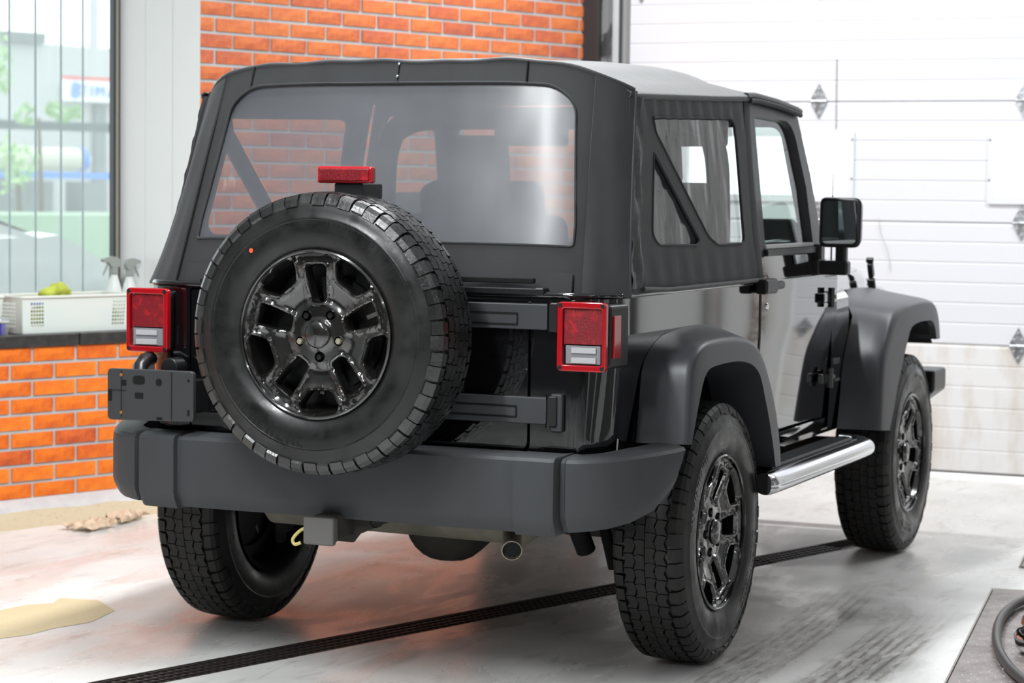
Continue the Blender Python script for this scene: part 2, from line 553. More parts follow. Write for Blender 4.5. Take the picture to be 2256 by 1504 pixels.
def rpoly(pts, rad, seg=6):
    """round the corners of a 2D polygon; rad: number or list"""
    n = len(pts)
    out = []
    rad = rad if isinstance(rad, (list, tuple)) else [rad] * n
    for i in range(n):
        p, a, b = Vector(pts[i]), Vector(pts[i - 1]), Vector(pts[(i + 1) % n])
        r = min(rad[i], (a - p).length * 0.49, (b - p).length * 0.49)
        if r < 1e-4:
            out.append(tuple(p))
            continue
        p0 = p + (a - p).normalized() * r
        p1 = p + (b - p).normalized() * r
        for k in range(seg + 1):
            t = k / seg
            q = p0 * (1 - t) ** 2 + p * 2 * t * (1 - t) + p1 * t * t
            out.append(tuple(q))
    return out


def resample(poly, d, closed=True):
    out = []
    n = len(poly)
    for i in range(n if closed else n - 1):
        a, b = Vector(poly[i]), Vector(poly[(i + 1) % n])
        k = max(1, int(math.ceil((b - a).length / d)))
        for j in range(k):
            out.append(tuple(a.lerp(b, j / k)))
    if not closed:
        out.append(tuple(poly[-1]))
    return out


def pip(pts, poly):
    pts = np.asarray(pts, float)
    poly = np.asarray(poly, float)
    x, y = pts[:, 0], pts[:, 1]
    ins = np.zeros(len(pts), bool)
    n = len(poly)
    j = n - 1
    for i in range(n):
        xi, yi = poly[i]
        xj, yj = poly[j]
        if yi != yj:
            c = ((yi > y) != (yj > y)) & (x < (xj - xi) * (y - yi) / (yj - yi) + xi)
            ins ^= c
        j = i
    return ins


def seg_dist(pts, poly):
    pts = np.asarray(pts, float)
    poly = np.asarray(poly, float)
    d = np.full(len(pts), 1e9)
    n = len(poly)
    for i in range(n):
        a, b = poly[i], poly[(i + 1) % n]
        ab = b - a
        L2 = max(ab @ ab, 1e-12)
        t = np.clip(((pts - a) @ ab) / L2, 0, 1)
        q = a + t[:, None] * ab
        d = np.minimum(d, np.hypot(*(pts - q).T))
    return d


def cdt(outer, holes=(), step=0.05, extra=(), raw=False):
    """triangulated sheet with holes in 2D -> verts, faces"""
    loops = [outer] + list(holes)
    if not raw:
        loops = [resample(l, step) for l in loops]
    V, Ed = [], []
    for l in loops:
        n0 = len(V)
        V += [tuple(p) for p in l]
        Ed += [(n0 + i, n0 + (i + 1) % len(l)) for i in range(len(l))]
    xs = [p[0] for p in outer]
    ys = [p[1] for p in outer]
    gx = np.arange(min(xs) + step / 2, max(xs), step)
    gy = np.arange(min(ys) + step / 2, max(ys), step)
    G = np.array([(x, y) for x in gx for y in gy]) if len(gx) and len(gy) else np.zeros((0, 2))
    if len(G):
        ok = pip(G, loops[0])
        for h in loops[1:]:
            ok &= ~pip(G, h)
        for l in loops:
            ok &= seg_dist(G, l) > step * 0.35
        G = G[ok]
    V += [tuple(g) for g in G] + [tuple(e) for e in extra]
    r = delaunay_2d_cdt([Vector(v) for v in V], Ed, [], 0, 1e-6)
    vs = [tuple(v) for v in r[0]]
    fs = [tuple(f) for f in r[2]]
    cen = np.array([np.mean([vs[i] for i in f], axis=0) for f in fs])
    ok = pip(cen, loops[0])
    for h in loops[1:]:
        ok &= ~pip(cen, h)
    out = []
    for f, k in zip(fs, ok):
        if not k:
            continue
        a, b, c = (Vector(vs[i]) for i in f[:3])
        if (b - a).cross(c - a) < 0:
            f = tuple(reversed(f))
        out.append(f)
    return vs, out


def sheet(outer, holes, fn, step=0.05):
    vs, fs = cdt(outer, holes, step)
    return MB().add([fn(*v) for v in vs], fs)


def dup(o, parent=None, deep=True):
    c = o.copy()
    COL.objects.link(c)
    c.parent = parent
    if deep:
        for ch in [x for x in bpy.data.objects if x.parent == o]:
            dup(ch, c)
    return c


def text_mesh(txt, size, extrude):
    cu = bpy.data.curves.new('txt', 'FONT')
    cu.body = txt
    cu.size = size
    cu.extrude = extrude
    cu.align_x = 'CENTER'
    cu.align_y = 'CENTER'
    cu.resolution_u = 3
    o = bpy.data.objects.new('txt', cu)
    COL.objects.link(o)
    dg = bpy.context.evaluated_depsgraph_get()
    me = bpy.data.meshes.new_from_object(o.evaluated_get(dg))
    bpy.data.objects.remove(o)
    mb = MB()
    mb.add([v.co.copy() for v in me.vertices], [tuple(p.vertices) for p in me.polygons])
    return mb


# ================================================================== ROOM
# brick wall frame: u along the wall, off outward (away from the room), z up
E2 = Vector((0.93720, -0.34879, 0))
N2 = Vector((0.34879, 0.93720, 0))
P0 = Vector((1.333, 2.721, 0))


def W(u, off, z):
    return P0 + E2 * u + N2 * off + Vector((0, 0, z))


WROT = Matrix.Rotation(math.atan2(-0.34879, 0.93720), 3, 'Z')
XD = 4.907
HC = 3.7
BC, PITCH, BL, BH, JT = 0.099, 0.0724, 0.2222, 0.0575, 0.0145
U_CORNER = 3.80
U_REV = 1.054
U_LEFT = -12.0

# floor with a slot for the drain channel
DR0, DR1 = Vector((-5.2, 1.927)), Vector((2.80, -0.725))
dd = (DR1 - DR0).normalized()
dn = Vector((-dd.y, dd.x))
DW = 0.078
slot = [tuple(DR0 + dn * DW), tuple(DR1 + dn * DW), tuple(DR1 - dn * DW), tuple(DR0 - dn * DW)]
fl = MB()
fv, ff = cdt([(-10, -5), (7.6, -5), (7.6, 4.5), (-10, 8)], [slot], 1.2)
fl.add([(a, b, 0) for a, b in fv], ff)
floor = fl.build('floor', M['floor'], kind='structure')
pit = MB()
a, b, c, d = [Vector((*p, 0)) for p in slot]
dz = Vector((0, 0, -0.11))
pit.add([a, b, c, d, a + dz, b + dz, c + dz, d + dz], [(0, 1, 5, 4), (1, 2, 6, 5), (2, 3, 7, 6), (3, 0, 4, 7), (4, 5, 6, 7)])
pit.build('drain_pit', M['pit'], floor)

# worn yellow patch of old coating in the floor, skirt along the wall
pp = [(-1.2, 1.72), (-0.55, 1.60), (-0.295, 1.545), (-0.16, 1.52), (-0.10, 1.46), (-0.01, 1.50), (0.02, 1.36),
      (-0.12, 1.20), (-0.33, 1.155), (-0.47, 1.20), (-0.60, 1.21), (-0.72, 1.27), (-0.95, 1.30), (-1.3, 1.45)]
pv, pf = cdt(rpoly(pp, 0.015), [], 0.2)
MB().add([(x, y, 0.0012) for x, y in pv], pf).build('paint_patch', M['patch'], floor)
sk = MB()
us = [(-6 + i * 0.13) for i in range(76)]
rows = []
for u in us:
    j = random.uniform(-0.012, 0.012)
    rows.append([W(u, 0.02, BC), W(u, -0.01, BC - 0.002), W(u, -0.085 + j, 0.055 + j * 0.4)])
sk.grid(rows)
sko = sk.build('skirt_step', M['curb_grey'], floor, smooth=50)
sk = MB()
rows2 = [[r[2], W(u, -0.15, 0.012 + 0.0), W(u, -0.19 + random.uniform(-0.015, 0.02), -0.002)] for r, u in zip(rows, us)]
sk.grid(rows2)
sk.build('skirt_slope', M['curb_sand'], floor, smooth=50)

# ---- left wall
wall = MB()
zt = HC


def wbox(mb, u0, u1, o0, o1, z0, z1):
    vs = [W(u, o, z) for z in (z0, z1) for (u, o) in ((u0, o0), (u1, o0), (u1, o1), (u0, o1))]
    return mb.add(vs, [(3, 2, 1, 0), (4, 5, 6, 7), (0, 1, 5, 4), (1, 2, 6, 5), (2, 3, 7, 6), (3, 0, 4, 7)])


wbox(wall, U_LEFT, 1.054, 0.0045, 0.50, 0.0, 0.739)           # under the window
wbox(wall, U_REV, U_CORNER + 0.2, 0.0045, 0.50, 0.0, zt)      # to the corner
wbox(wall, U_LEFT, -2.2, 0.0045, 0.50, 0.739, zt)             # left of the window
wbox(wall, -2.2, U_REV, 0.0045, 0.50, 3.0, zt)                # above the window
wl = wall.build('wall_left', M['mortar'], kind='structure')


def brick_mesh(L_, dist):
    mb = MB()
    random.seed(int(L_ * 1000) + dist)
    nx, nz = 5, 2
    front = []
    for k in range(nz + 1):
        for i in range(nx + 1):
            x, z = -L_ / 2 + L_ * i / nx, -BH / 2 + BH * k / nz
            e = 0 if (0 < i < nx and 0 < k < nz) else 1
            front.append(Vector((x, -0.0015 - (0 if e else random.uniform(0.0, 0.0035)), z)))
    fs = [(k * (nx + 1) + i, k * (nx + 1) + i + 1, (k + 1) * (nx + 1) + i + 1, (k + 1) * (nx + 1) + i)
          for k in range(nz) for i in range(nx)]
    n0 = len(front)
    back = [Vector((sx * L_ / 2, 0.012, sz * BH / 2)) for sz in (-1, 1) for sx in (-1, 1)]
    c = [0, nx, nz * (nx + 1), nz * (nx + 1) + nx]
    fs += [tuple([n0, n0 + 1] + [i for i in range(nx, -1, -1)]),
           tuple([n0 + 3, n0 + 2] + [nz * (nx + 1) + i for i in range(nx + 1)]),
           tuple([n0 + 2, n0] + [k * (nx + 1) for k in range(nz + 1)]),
           tuple([n0 + 1, n0 + 3] + [k * (nx + 1) + nx for k in range(nz, -1, -1)])]
    mb.add(front + back, fs)
    me = bpy.data.meshes.new('brick')
    me.from_pydata([tuple(v) for v in mb.v], [], mb.f)
    return me


brick_meshes = {}
ROTW = Matrix(((E2.x, N2.x, 0), (E2.y, N2.y, 0), (0, 0, 1))).to_4x4()
rest = MB()
count = 0


def put_brick(u0, u1, z, single):
    global count
    L_ = round(u1 - u0, 3)
    if L_ < 0.02:
        return
    rr = random.Random(int(u0 * 977) * 31 + int(z * 1000))
    if single and count < 298:
        key = (L_, rr.randrange(3), rr.choice([0, 0, 1, 1, 2, 4, 4, 4, 0, 1, 5, 3]) + (6 if u0 > U_REV - 0.01 else 0))
        if key not in brick_meshes:
            me = brick_mesh(L_, key[1] + key[2] * 7)
            me.materials.append(BR[key[2]])
            brick_meshes[key] = me
        o = bpy.data.objects.new('brick', brick_meshes[key])
        COL.objects.link(o)
        o.parent = wl
        m4 = ROTW.copy()
        m4.translation = W((u0 + u1) / 2, rr.uniform(-0.0015, 0.0015), z)
        o.matrix_local = m4
        count += 1
    else:
        wbox(rest, u0, u1, -0.001, 0.012, z - BH / 2, z + BH / 2)


def course(k, ph, ua, ub, single):
    z = BC + JT / 2 + PITCH * k + BH / 2 - JT / 2 + 0.001
    i = math.floor((ua - ph) / BL)
    while ph + i * BL < ub:
        a_ = ph + i * BL + JT / 2
        b_ = ph + (i + 1) * BL - JT / 2
        a_, b_ = max(a_, ua), min(b_, ub)
        if b_ - a_ > 0.02:
            mid = (a_ + b_) / 2
            put_brick(a_, b_, z, single(mid))
        i += 1


order = list(range(24, 33)) + list(range(0, 9))
for k in order:
    if k < 9:
        course(k, 0.052 if k % 2 else 0.163, -6.0, U_REV, lambda u: u > -0.35)
    else:
        course(k, 1.142 if k % 2 == 0 else 1.245, U_REV, U_CORNER, lambda u: True)
for k in list(range(23, 15, -1)) + list(range(0, 16)) + list(range(33, 48)):
    course(k, 1.142 if k % 2 == 0 else 1.245, U_REV, U_CORNER, (lambda u: True) if 15 < k < 24 else (lambda u: False))
rest.build('brickwork', BR[6], wl, kind='stuff')

# window sill, reveal, window
sill = MB()
wbox(sill, -2.2, 0.394, -0.012, 0.46, 0.739, 0.792)
sl = sill.build('trim_1', M['sill'], kind='structure', bevel=0.004)
s2 = MB()
wbox(s2, 0.400, 1.054, -0.012, 0.46, 0.739, 0.792)
s2.build('sill_slab', M['sill'], sl, bevel=0.004)

rev = empty('trim_2')
rev['kind'] = 'structure'
ru = [(1.054, -0.004), (1.0154, 0.146), (0.9768, 0.296), (0.938, 0.45)]
for i in range(3):
    (u0, o0), (u1, o1) = ru[i], ru[i + 1]
    o1b = o1 - 0.0012
    u1b = u1 + 0.0003
    mb = MB()
    vs = [W(u, o, z) for z in (0.79, 3.0) for (u, o) in ((u0, o0), (u1b, o1b), (u1b + 0.02, o1b + 0.004), (u0 + 0.0, o0 + 0.02))]
    vs[3] = W(u0 + 0.004, o0 + 0.006, 0.79)
    vs[7] = W(u0 + 0.004, o0 + 0.006, 3.0)
    mb.add(vs, [(3, 2, 1, 0), (4, 5, 6, 7), (0, 1, 5, 4), (1, 2, 6, 5), (2, 3, 7, 6), (3, 0, 4, 7)])
    mb.build('reveal_panel', M['pvc'], rev)
mb = MB()
wbox(mb, -2.2, 1.054, 0.0, 0.46, 2.985, 3.0)
mb.build('soffit_panel', M['pvc'], rev)

win = empty('window_1')
win['kind'] = 'structure'
OFFW = 0.45
for (u0, u1, z0, z1) in ((0.900, 0.938, 0.79, 3.0), (-2.2, -2.15, 0.79, 3.0), (-2.15, 0.887, 0.79, 0.83), (-2.15, 0.887, 2.95, 3.0)):
    mb = MB()
    wbox(mb, u0, u1, OFFW - 0.02, OFFW + 0.015, z0, z1)
    mb.build('window_frame', M['alu_dark'], win, bevel=0.003)
mb = MB()
wbox(mb, 0.910, 0.922, OFFW - 0.026, OFFW - 0.018, 0.80, 2.98)
mb.build('gasket', M['alu_beige'], win)
mb = MB()
mb.add([W(-2.15, OFFW, 0.83), W(0.887, OFFW, 0.83), W(0.887, OFFW, 2.95), W(-2.15, OFFW, 2.95)], [(0, 1, 2, 3)])
mb.build('pane', M['pane'], win, recalc=False)
bar = None
for i in range(-6, 4):
    u = 0.413 + i * 0.1375
    if i == 3:
        u = 0.808
    if u < -1.2:
        continue
    if bar is None:
        mb = MB()
        mb.tube([(0, 0, 0.792), (0, 0, 2.98)], 0.0055, 6)
        bar = mb.build('window_bar', M['bar'], win, smooth=40)
        bar.location = W(u, OFFW + 0.09, 0)
    else:
        o = dup(bar, win)
        o.location = W(u, OFFW + 0.09, 0)

# ---- door wall, other walls, ceiling
fw = MB()
fw.box((XD + 0.25, 1.75, HC / 2), (0.4, 0.9, HC))
fw.box((XD + 0.25, -0.30, 3.4), (0.4, 3.3, 0.75))
fw.box((XD + 0.25, -3.9, HC / 2), (0.4, 4.0, HC))
fwo = fw.build('wall_front', M['white_wall'], kind='structure')
rw = MB()
rw.box((-2.4, -4.75, HC / 2), (15.5, 0.2, HC))
rwo = rw.build('wall_right', M['right_wall'], kind='structure')
for (xx, w_, z1_) in ((-6.2, 0.9, 2.2), (-3.1, 0.35, 3.2), (-1.2, 1.2, 2.1), (1.6, 0.5, 2.6)):  # unseen white panels, added so the car paint reflects light streaks
    mb = MB()
    mb.box((xx, -4.63, z1_ / 2), (w_, 0.04, z1_))
    mb.build('reflection_panel', M['white_wall'], rwo)
bw = MB()
bw.box((-10.0, 1.2, HC / 2), (0.2, 12.2, HC))
bw.build('wall_back', M['dark_wall'], kind='structure')
cm = MB()
cm.box((-2.4, 1.2, HC + 0.1), (15.6, 12.4, 0.2))
cm.build('ceiling', M['ceil'], kind='structure')

for (yy, rr_, mm) in ((-2.05, 0.035, M['rust']), (-2.30, 0.05, M['grey_wall']), (-2.75, 0.03, M['col_black'])):  # pipes out of view, added for the streaks the car side reflects
    mb = MB()
    mb.tube([(XD - 0.02, yy, 0.0), (XD - 0.02, yy, 3.6)], rr_, 12)
    mb.build('reflected_pipe', mm, fwo, smooth=50)
# ---- sectional garage door
door = empty('door_1', (XD, 0, 0))
door['kind'] = 'structure'
DY0, DY1 = -1.87, 1.262
ZS = [0.035, 0.682, 1.296, 1.905, 2.516, 3.10]
for i in range(5):
    z0, z1 = ZS[i] + 0.0015, ZS[i + 1] - 0.0015
    ys = [DY1, DY0]
    wins = []
    if i == 2:
        wins = [(-1.60, -0.690), (0.055, 0.93)]
    # ribbed face: lofted profile along y, with window cut-outs as separate runs
    prof = [(0.040, z0), (0.0, z0), (0.0, z0 + 0.012)]
    nr = 6
    for k in range(1, nr):
        zc = z0 + (z1 - z0) * k / nr
        prof += [(0.0, zc - 0.006), (0.0035, zc - 0.002), (0.0035, zc + 0.002), (0.0, zc + 0.006)]
    prof += [(0.0, z1 - 0.016), (0.006, z1 - 0.008), (0.006, z1), (0.040, z1)]
    mb = MB()

    def run(ya, yb, pr):
        mb.add([(x, y, z) for y in (ya, yb) for x, z in pr],
               [(j, j + 1, len(pr) + j + 1, len(pr) + j) for j in range(len(pr) - 1)] +
               [tuple(range(len(pr))), tuple(range(2 * len(pr) - 1, len(pr) - 1, -1))])

    if wins:
        zw0, zw1 = 1.418, 1.728
        edges = [DY0, wins[0][0], wins[0][1], wins[1][0], wins[1][1], DY1]
        for a_, b_ in ((0, 1), (2, 3), (4, 5)):
            run(edges[a_], edges[b_], prof)
        for a_, b_ in wins:
            lo = [p for p in prof if p[1] < zw0] + [(0.0, zw0), (0.04, zw0)]
            hi = [(0.04, zw1), (0.0, zw1)] + [p for p in prof if p[1] > zw1]
            run(a_, b_, lo)
            run(a_, b_, hi)
    else:
        run(DY0, DY1, prof)
    mb.build('door_panel', M['door_dirty'] if i == 0 else M['door_panel'], door, recalc=True)
    for a_, b_ in wins:
        rp = rpoly([(a_ - 0.03, zw0 - 0.03), (b_ + 0.03, zw0 - 0.03), (b_ + 0.03, zw1 + 0.03), (a_ - 0.03, zw1 + 0.03)], 0.02)
        ri = rpoly([(a_ + 0.005, zw0 + 0.005), (b_ - 0.005, zw0 + 0.005), (b_ - 0.005, zw1 - 0.005), (a_ + 0.005, zw1 - 0.005)], 0.025)
        vs, fs = cdt(rp, [ri], 0.2)
        f_ = MB().add([(-0.008, y, z) for y, z in vs], fs).build('window_frame', M['door_panel'], door, solid=(0.012, 0), bevel=0.003)
        MB().add([(0.01, a_, zw0), (0.01, b_, zw0), (0.01, b_, zw1), (0.01, a_, zw1)], [(0, 1, 2, 3)]).build('pane', M['door_pane'], f_, recalc=False)
        for (yy, zz) in ((a_ - 0.02, zw0 + 0.09), (a_ - 0.02, zw1 - 0.02), (b_ + 0.02, zw0 + 0.09), (b_ + 0.02, zw1 - 0.02)):
            mb = MB()
            mb.lathe([(-0.012, 0.0001), (-0.012, 0.006), (-0.008, 0.007)], 8, 'X', (-0.004, yy, zz))
            mb.build('frame_screw', M['gasket'], f_)
mb = MB()
mb.box((0.02, (DY0 + DY1) / 2, 0.030), (0.03, DY1 - DY0, 0.016))
mb.build('bottom_seal', M['gasket'], door)
for zz in ZS[1:5]:
    mb = MB()
    mb.box((0.022, (DY0 + DY1) / 2, zz), (0.02, DY1 - DY0, 0.02))
    mb.build('joint_seal', M['gasket'], door)
hb = None
for zz in ZS[1:5]:
    for yy in (1.20, 0.218, -0.835, -1.80):
        if hb is None:
            mb = MB()
            dia = rpoly([(0, -0.092), (0.038, -0.02), (0.045, 0), (0.038, 0.02), (0, 0.092), (-0.038, 0.02), (-0.045, 0), (-0.038, -0.02)], 0.006, 2)
            mb.prism(dia, lambda p: Vector((-0.002, p[0], p[1])), lambda p: Vector((-0.008, p[0], p[1])))
            mb.tube([(-0.012, -0.040, 0), (-0.012, 0.040, 0)], 0.007, 8)
            for q in ((-0.02, 0.03), (0.02, 0.03), (-0.02, -0.03), (0.02, -0.03), (0, 0.062), (0, -0.062)):
                mb.lathe([(-0.016, 0.0001), (-0.015, 0.004), (-0.008, 0.006)], 6, 'X', (0, q[0], q[1]))
            hb = mb.build('hinge', M['galv'], door, smooth=40)
            hb.location = (0, yy, zz)
        else:
            o = dup(hb, door)
            o.location = (0, yy, zz)
# crease/pull cord on the door
mb = MB()
mb.tube([(-0.006, 0.128, 2.12), (-0.006, 0.126, 1.9), (-0.006, 0.124, 1.74)], 0.0022, 5)
mb.build('pull_cord', M['gasket'], door)
mb = MB()
mb.tube([(-0.01, -0.11, 1.31), (-0.01, -0.12, 1.24), (-0.01, -0.15, 1.17), (-0.01, -0.17, 1.11), (-0.01, -0.175, 1.04)], 0.002, 5)
mb.build('pull_cord', M['rail'], door)

# door track and corner column
tr = MB()
tr.box((XD - 0.02, 1.325, 1.6), (0.07, 0.035, 3.2))
tr.box((XD + 0.02, 1.290, 1.6), (0.02, 0.04, 3.2))
tro = tr.build('trim_3', M['rail'], kind='structure')
mb = MB()
mb.box((XD - 0.045, 1.300, 1.6), (0.012, 0.014, 3.2))
mb.build('track_slot', M['alu_dark'], tro)
mb = MB()
mb.box((XD - 0.008, 1.272, 1.6), (0.012, 0.018, 3.2))
mb.build('track_edge', M['gasket'], tro)
cl = empty('steel_column', (4.78, 1.41, 0))
tag(cl, 'dark steel column with worn grey paint in the corner between brick wall and garage door', 'column')
mb = MB()
mb.box((-0.03, 0.02, 1.85), (0.06, 0.11, 3.6))
mb.build('column_flange', M['col_black'], cl, bevel=0.004)
mb = MB()
mb.box((0.045, -0.012, 1.85), (0.10, 0.11, 3.6))
mb.build('column_web', M['col_grey'], cl, bevel=0.004)
mb = MB()
mb.box((0.035, -0.03, 2.04), (0.13, 0.10, 0.05))
mb.build('column_collar', M['rust'], cl, bevel=0.006)

# ---- drain grating
gr = empty('drain_grate', (*DR0, 0))
tag(gr, 'long rusty dark drain grating set in the floor under the car', 'grating')
ang = math.atan2(dd.y, dd.x)
LEN = (DR1 - DR0).length
nsec = int(LEN / 0.5)
mb = MB()
for k in range(5):
    y = -0.066 + 0.033 * k
    mb.box((0.25, y, -0.010), (0.494, 0.006, 0.02))
for k in range(17):
    mb.box((0.012 + 0.0297 * k, 0, -0.012), (0.007, 0.136, 0.018))
g0 = mb.build('grate_section', M['grate'], gr)
g0.rotation_euler = (0, 0, ang)
for i in range(1, nsec):
    o = dup(g0, gr)
    rr = random.Random(i)
    o.location = (dd.x * 0.5 * i, dd.y * 0.5 * i, rr.uniform(-0.003, 0.0))
    o.rotation_euler = (0, 0, ang + rr.uniform(-0.004, 0.004))
mb = MB()
for s in (-1, 1):
    q = [DR0 + dn * s * (DW + 0.0), DR1 + dn * s * (DW + 0.0)]
    a_, b_ = [Vector((*(p - DR0), 0)) for p in q]
    t_ = Vector((*(dn * s * 0.006), 0))
    mb.add([a_, b_, b_ - t_, a_ - t_, a_ + dz * 0.3, b_ + dz * 0.3, b_ - t_ + dz * 0.3, a_ - t_ + dz * 0.3],
           [(0, 1, 2, 3), (4, 5, 6, 7), (0, 1, 5, 4), (2, 3, 7, 6)])
mb.build('grate_frame', M['grate'], gr)


# ---- checker plates
def checker(name, corner, length, width, label):
    e = empty(name, (*corner, 0.0))
    e.rotation_euler = (0, 0, R(6.95))
    tag(e, label, 'steel plate')
    mb = MB()
    mb.box((-length / 2, -width / 2, 0.005), (length, width, 0.006))
    mb.build('plate', M['checker'], e, bevel=0.001)
    mb = MB()
    n = 0
    for i in range(int(length / 0.024)):
        for j in range(int(width / 0.024)):
            x, y = -0.03 - i * 0.024, -0.03 - j * 0.024
            if x < -length + 0.02 or y < -width + 0.02 or (i + j) % 2:
                continue
            t = R(45) if (i // 1 + j) % 4 < 2 else R(-45)
            rt = Matrix.Rotation(t, 3, 'Z')
            pts = [Vector((sx * 0.009, 0, 0)) for sx in (-1, 1)]
            q = [rt @ Vector(v) for v in ((-0.010, 0, 0), (0, -0.003, 0), (0.010, 0, 0), (0, 0.003, 0), (0, 0, 0.0016))]
            mb.add([v + Vector((x, y, 0.008)) for v in q], [(0, 1, 4), (1, 2, 4), (2, 3, 4), (3, 0, 4)])
    mb.build('tread_pattern', M['checker'], e, kind='stuff')
    mb = MB()
    mb.box((-length / 2, 0.006, 0.005), (length, 0.006, 0.008))
    mb.build('edge_bar', M['steel'], e)
    for (x, y) in ((-0.10, -0.16), (-1.45, -0.16)):
        if x > -length:
            mb = MB()
            mb.tube([(x, y + 0.02, 0.008), (x, y + 0.012, 0.014), (x, y - 0.012, 0.014), (x, y - 0.02, 0.008)], 0.003, 6)
            mb.build('lifting_slot', M['steel'], e)
    return e


checker('floor_plate', (1.662, -1.389), 2.2, 0.9, 'worn grey checker plate in the floor at the lower right, under the hose')
checker('floor_plate', (3.3, -1.25), 1.1, 0.9, 'grey steel floor plate farther right, only its corner in the frame')

# hose and polished fitting
hp = [(1.60, -2.05, 0.03), (1.55, -1.80, 0.03), (1.44, -1.60, 0.03), (1.28, -1.55, 0.03), (1.10, -1.545, 0.03), (0.90, -1.56, 0.028), (0.66, -1.60, 0.028),
      (0.46, -1.645, 0.028), (0.28, -1.70, 0.028), (0.10, -1.77, 0.028), (-0.15, -1.90, 0.028), (-0.4, -2.1, 0.028)]


def catmull(pts, n=6):
    out = []
    P = [Vector(p) for p in pts]
    for i in range(len(P) - 1):
        p0, p1, p2, p3 = P[max(i - 1, 0)], P[i], P[i + 1], P[min(i + 2, len(P) - 1)]
        for k in range(n):
            t = k / n
            out.append(0.5 * ((2 * p1) + (p2 - p0) * t + (2 * p0 - 5 * p1 + 4 * p2 - p3) * t * t + (-p0 + 3 * p1 - 3 * p2 + p3) * t ** 3))
    out.append(P[-1])
    return out


ho = MB().tube(catmull(hp), 0.0155, 10).build('rubber_hose', M['hose'], smooth=60)
tag(ho, 'thick dark rubber hose curling over the checker plate at the right edge', 'hose')
ft = empty('pump_casing', (0.54, -1.79, 0.009))
tag(ft, 'round polished metal and glossy brown pump casing beside the hose on the plate', 'pump')
mb = MB()
mb.lathe([(0.0, 0.0001), (0.0, 0.085), (0.02, 0.105), (0.055, 0.112), (0.075, 0.100), (0.085, 0.08)], 32, 'Z')
mb.build('metal_base', M['chrome'], ft, smooth=50)
mb = MB()
mb.lathe([(0.080, 0.082), (0.095, 0.092), (0.115, 0.085), (0.135, 0.06), (0.145, 0.03), (0.147, 0.0001)], 32, 'Z')
mb.build('brown_cap', M['brown_gloss'], ft, smooth=50)
mb = MB()
mb.tube([(0, 0.0, 0.14), (0.05, -0.03, 0.17), (0.12, -0.10, 0.17)], 0.014, 10)
mb.build('grip', M['brown_gloss'], ft, smooth=50)


# ---- crates, bottles, cup on the sill
def crate(name, u0, u1, o0, o1, label, grid_panels):
    e = empty(name, W(u0, o0, 0.792))
    e.matrix_world = Matrix.Translation(W(u0, o0, 0.792)) @ ROTW
    tag(e, label, 'crate')
    Lx, Ly, H = u1 - u0, o1 - o0, 0.158
    t = 0.004
    tp = 0.010
    mb = MB()
    mb.box((Lx / 2, Ly / 2, 0.004), (Lx - 2 * tp, Ly - 2 * tp, 0.006))
    mb.build('base', M['crate'], e)

    def wallpart(f):
        # f(s, z) -> point; grid of openings in panels
        hs = []
        outer = [(0.0, 0.004), (1.0, 0.004), (1.0, H), (0.0, H)]
        return f, outer

    sides = [((tp, tp), (Lx - tp, tp), (0, 0), (Lx, 0), Lx), ((tp, Ly - tp), (Lx - tp, Ly - tp), (0, Ly), (Lx, Ly), Lx),
             ((tp, tp), (tp, Ly - tp), (0, 0), (0, Ly), Ly), ((Lx - tp, tp), (Lx - tp, Ly - tp), (Lx, 0), (Lx, Ly), Ly)]
    for si, (a0, a1, b0, b1, ln) in enumerate(sides):
        def fn(s, z, a0=a0, a1=a1, b0=b0, b1=b1, ln=ln):
            k = z / H
            t_ = s / ln
            p = Vector(a0).lerp(Vector(a1), t_)
            q = Vector(b0).lerp(Vector(b1), t_)
            r_ = p.lerp(q, k)
            return (r_.x, r_.y, z)
        hs = []
        panels = [(ln * 0.06 + 0.005, ln * 0.06 + 0.075), (ln - 0.115, ln - 0.045)] if ln > 0.35 else [(0.05, ln - 0.05)]
        for pa, pb in panels:
            nx = int((pb - pa) / 0.0125)
            for i in range(nx):
                for j in range(7):
                    x0 = pa + (pb - pa) * i / nx + 0.0015
                    x1 = pa + (pb - pa) * (i + 1) / nx - 0.002
                    z0 = 0.028 + j * 0.016
                    hs.append([(x0, z0), (x1, z0), (x1, z0 + 0.011), (x0, z0 + 0.011)])
        vs, fs = cdt([(0, 0.004), (ln, 0.004), (ln, H), (0, H)], hs, 0.2, raw=True)
        MB().add([fn(*v) for v in vs], fs).build('side', M['crate'], e, solid=(0.003, 0))
    mb = MB()
    ring = rpoly([(-0.008, -0.008), (Lx + 0.008, -0.008), (Lx + 0.008, Ly + 0.008), (-0.008, Ly + 0.008)], 0.02)
    rin = rpoly([(0.004, 0.004), (Lx - 0.004, 0.004), (Lx - 0.004, Ly - 0.004), (0.004, Ly - 0.004)], 0.02)
    vs, fs = cdt(ring, [rin], 0.3)
    MB().add([(x, y, H) for x, y in vs], fs).build('rim', M['crate'], e, solid=(0.010, 0), bevel=0.002)
    return e


crate('plastic_crate', 0.115, 0.700, 0.005, 0.240, 'long white plastic crate of cloths at the right end of the window sill', True)
crate('plastic_crate', -0.50, 0.085, 0.10, 0.36, 'white plastic crate behind the clear cup, cut off by the left edge', True)


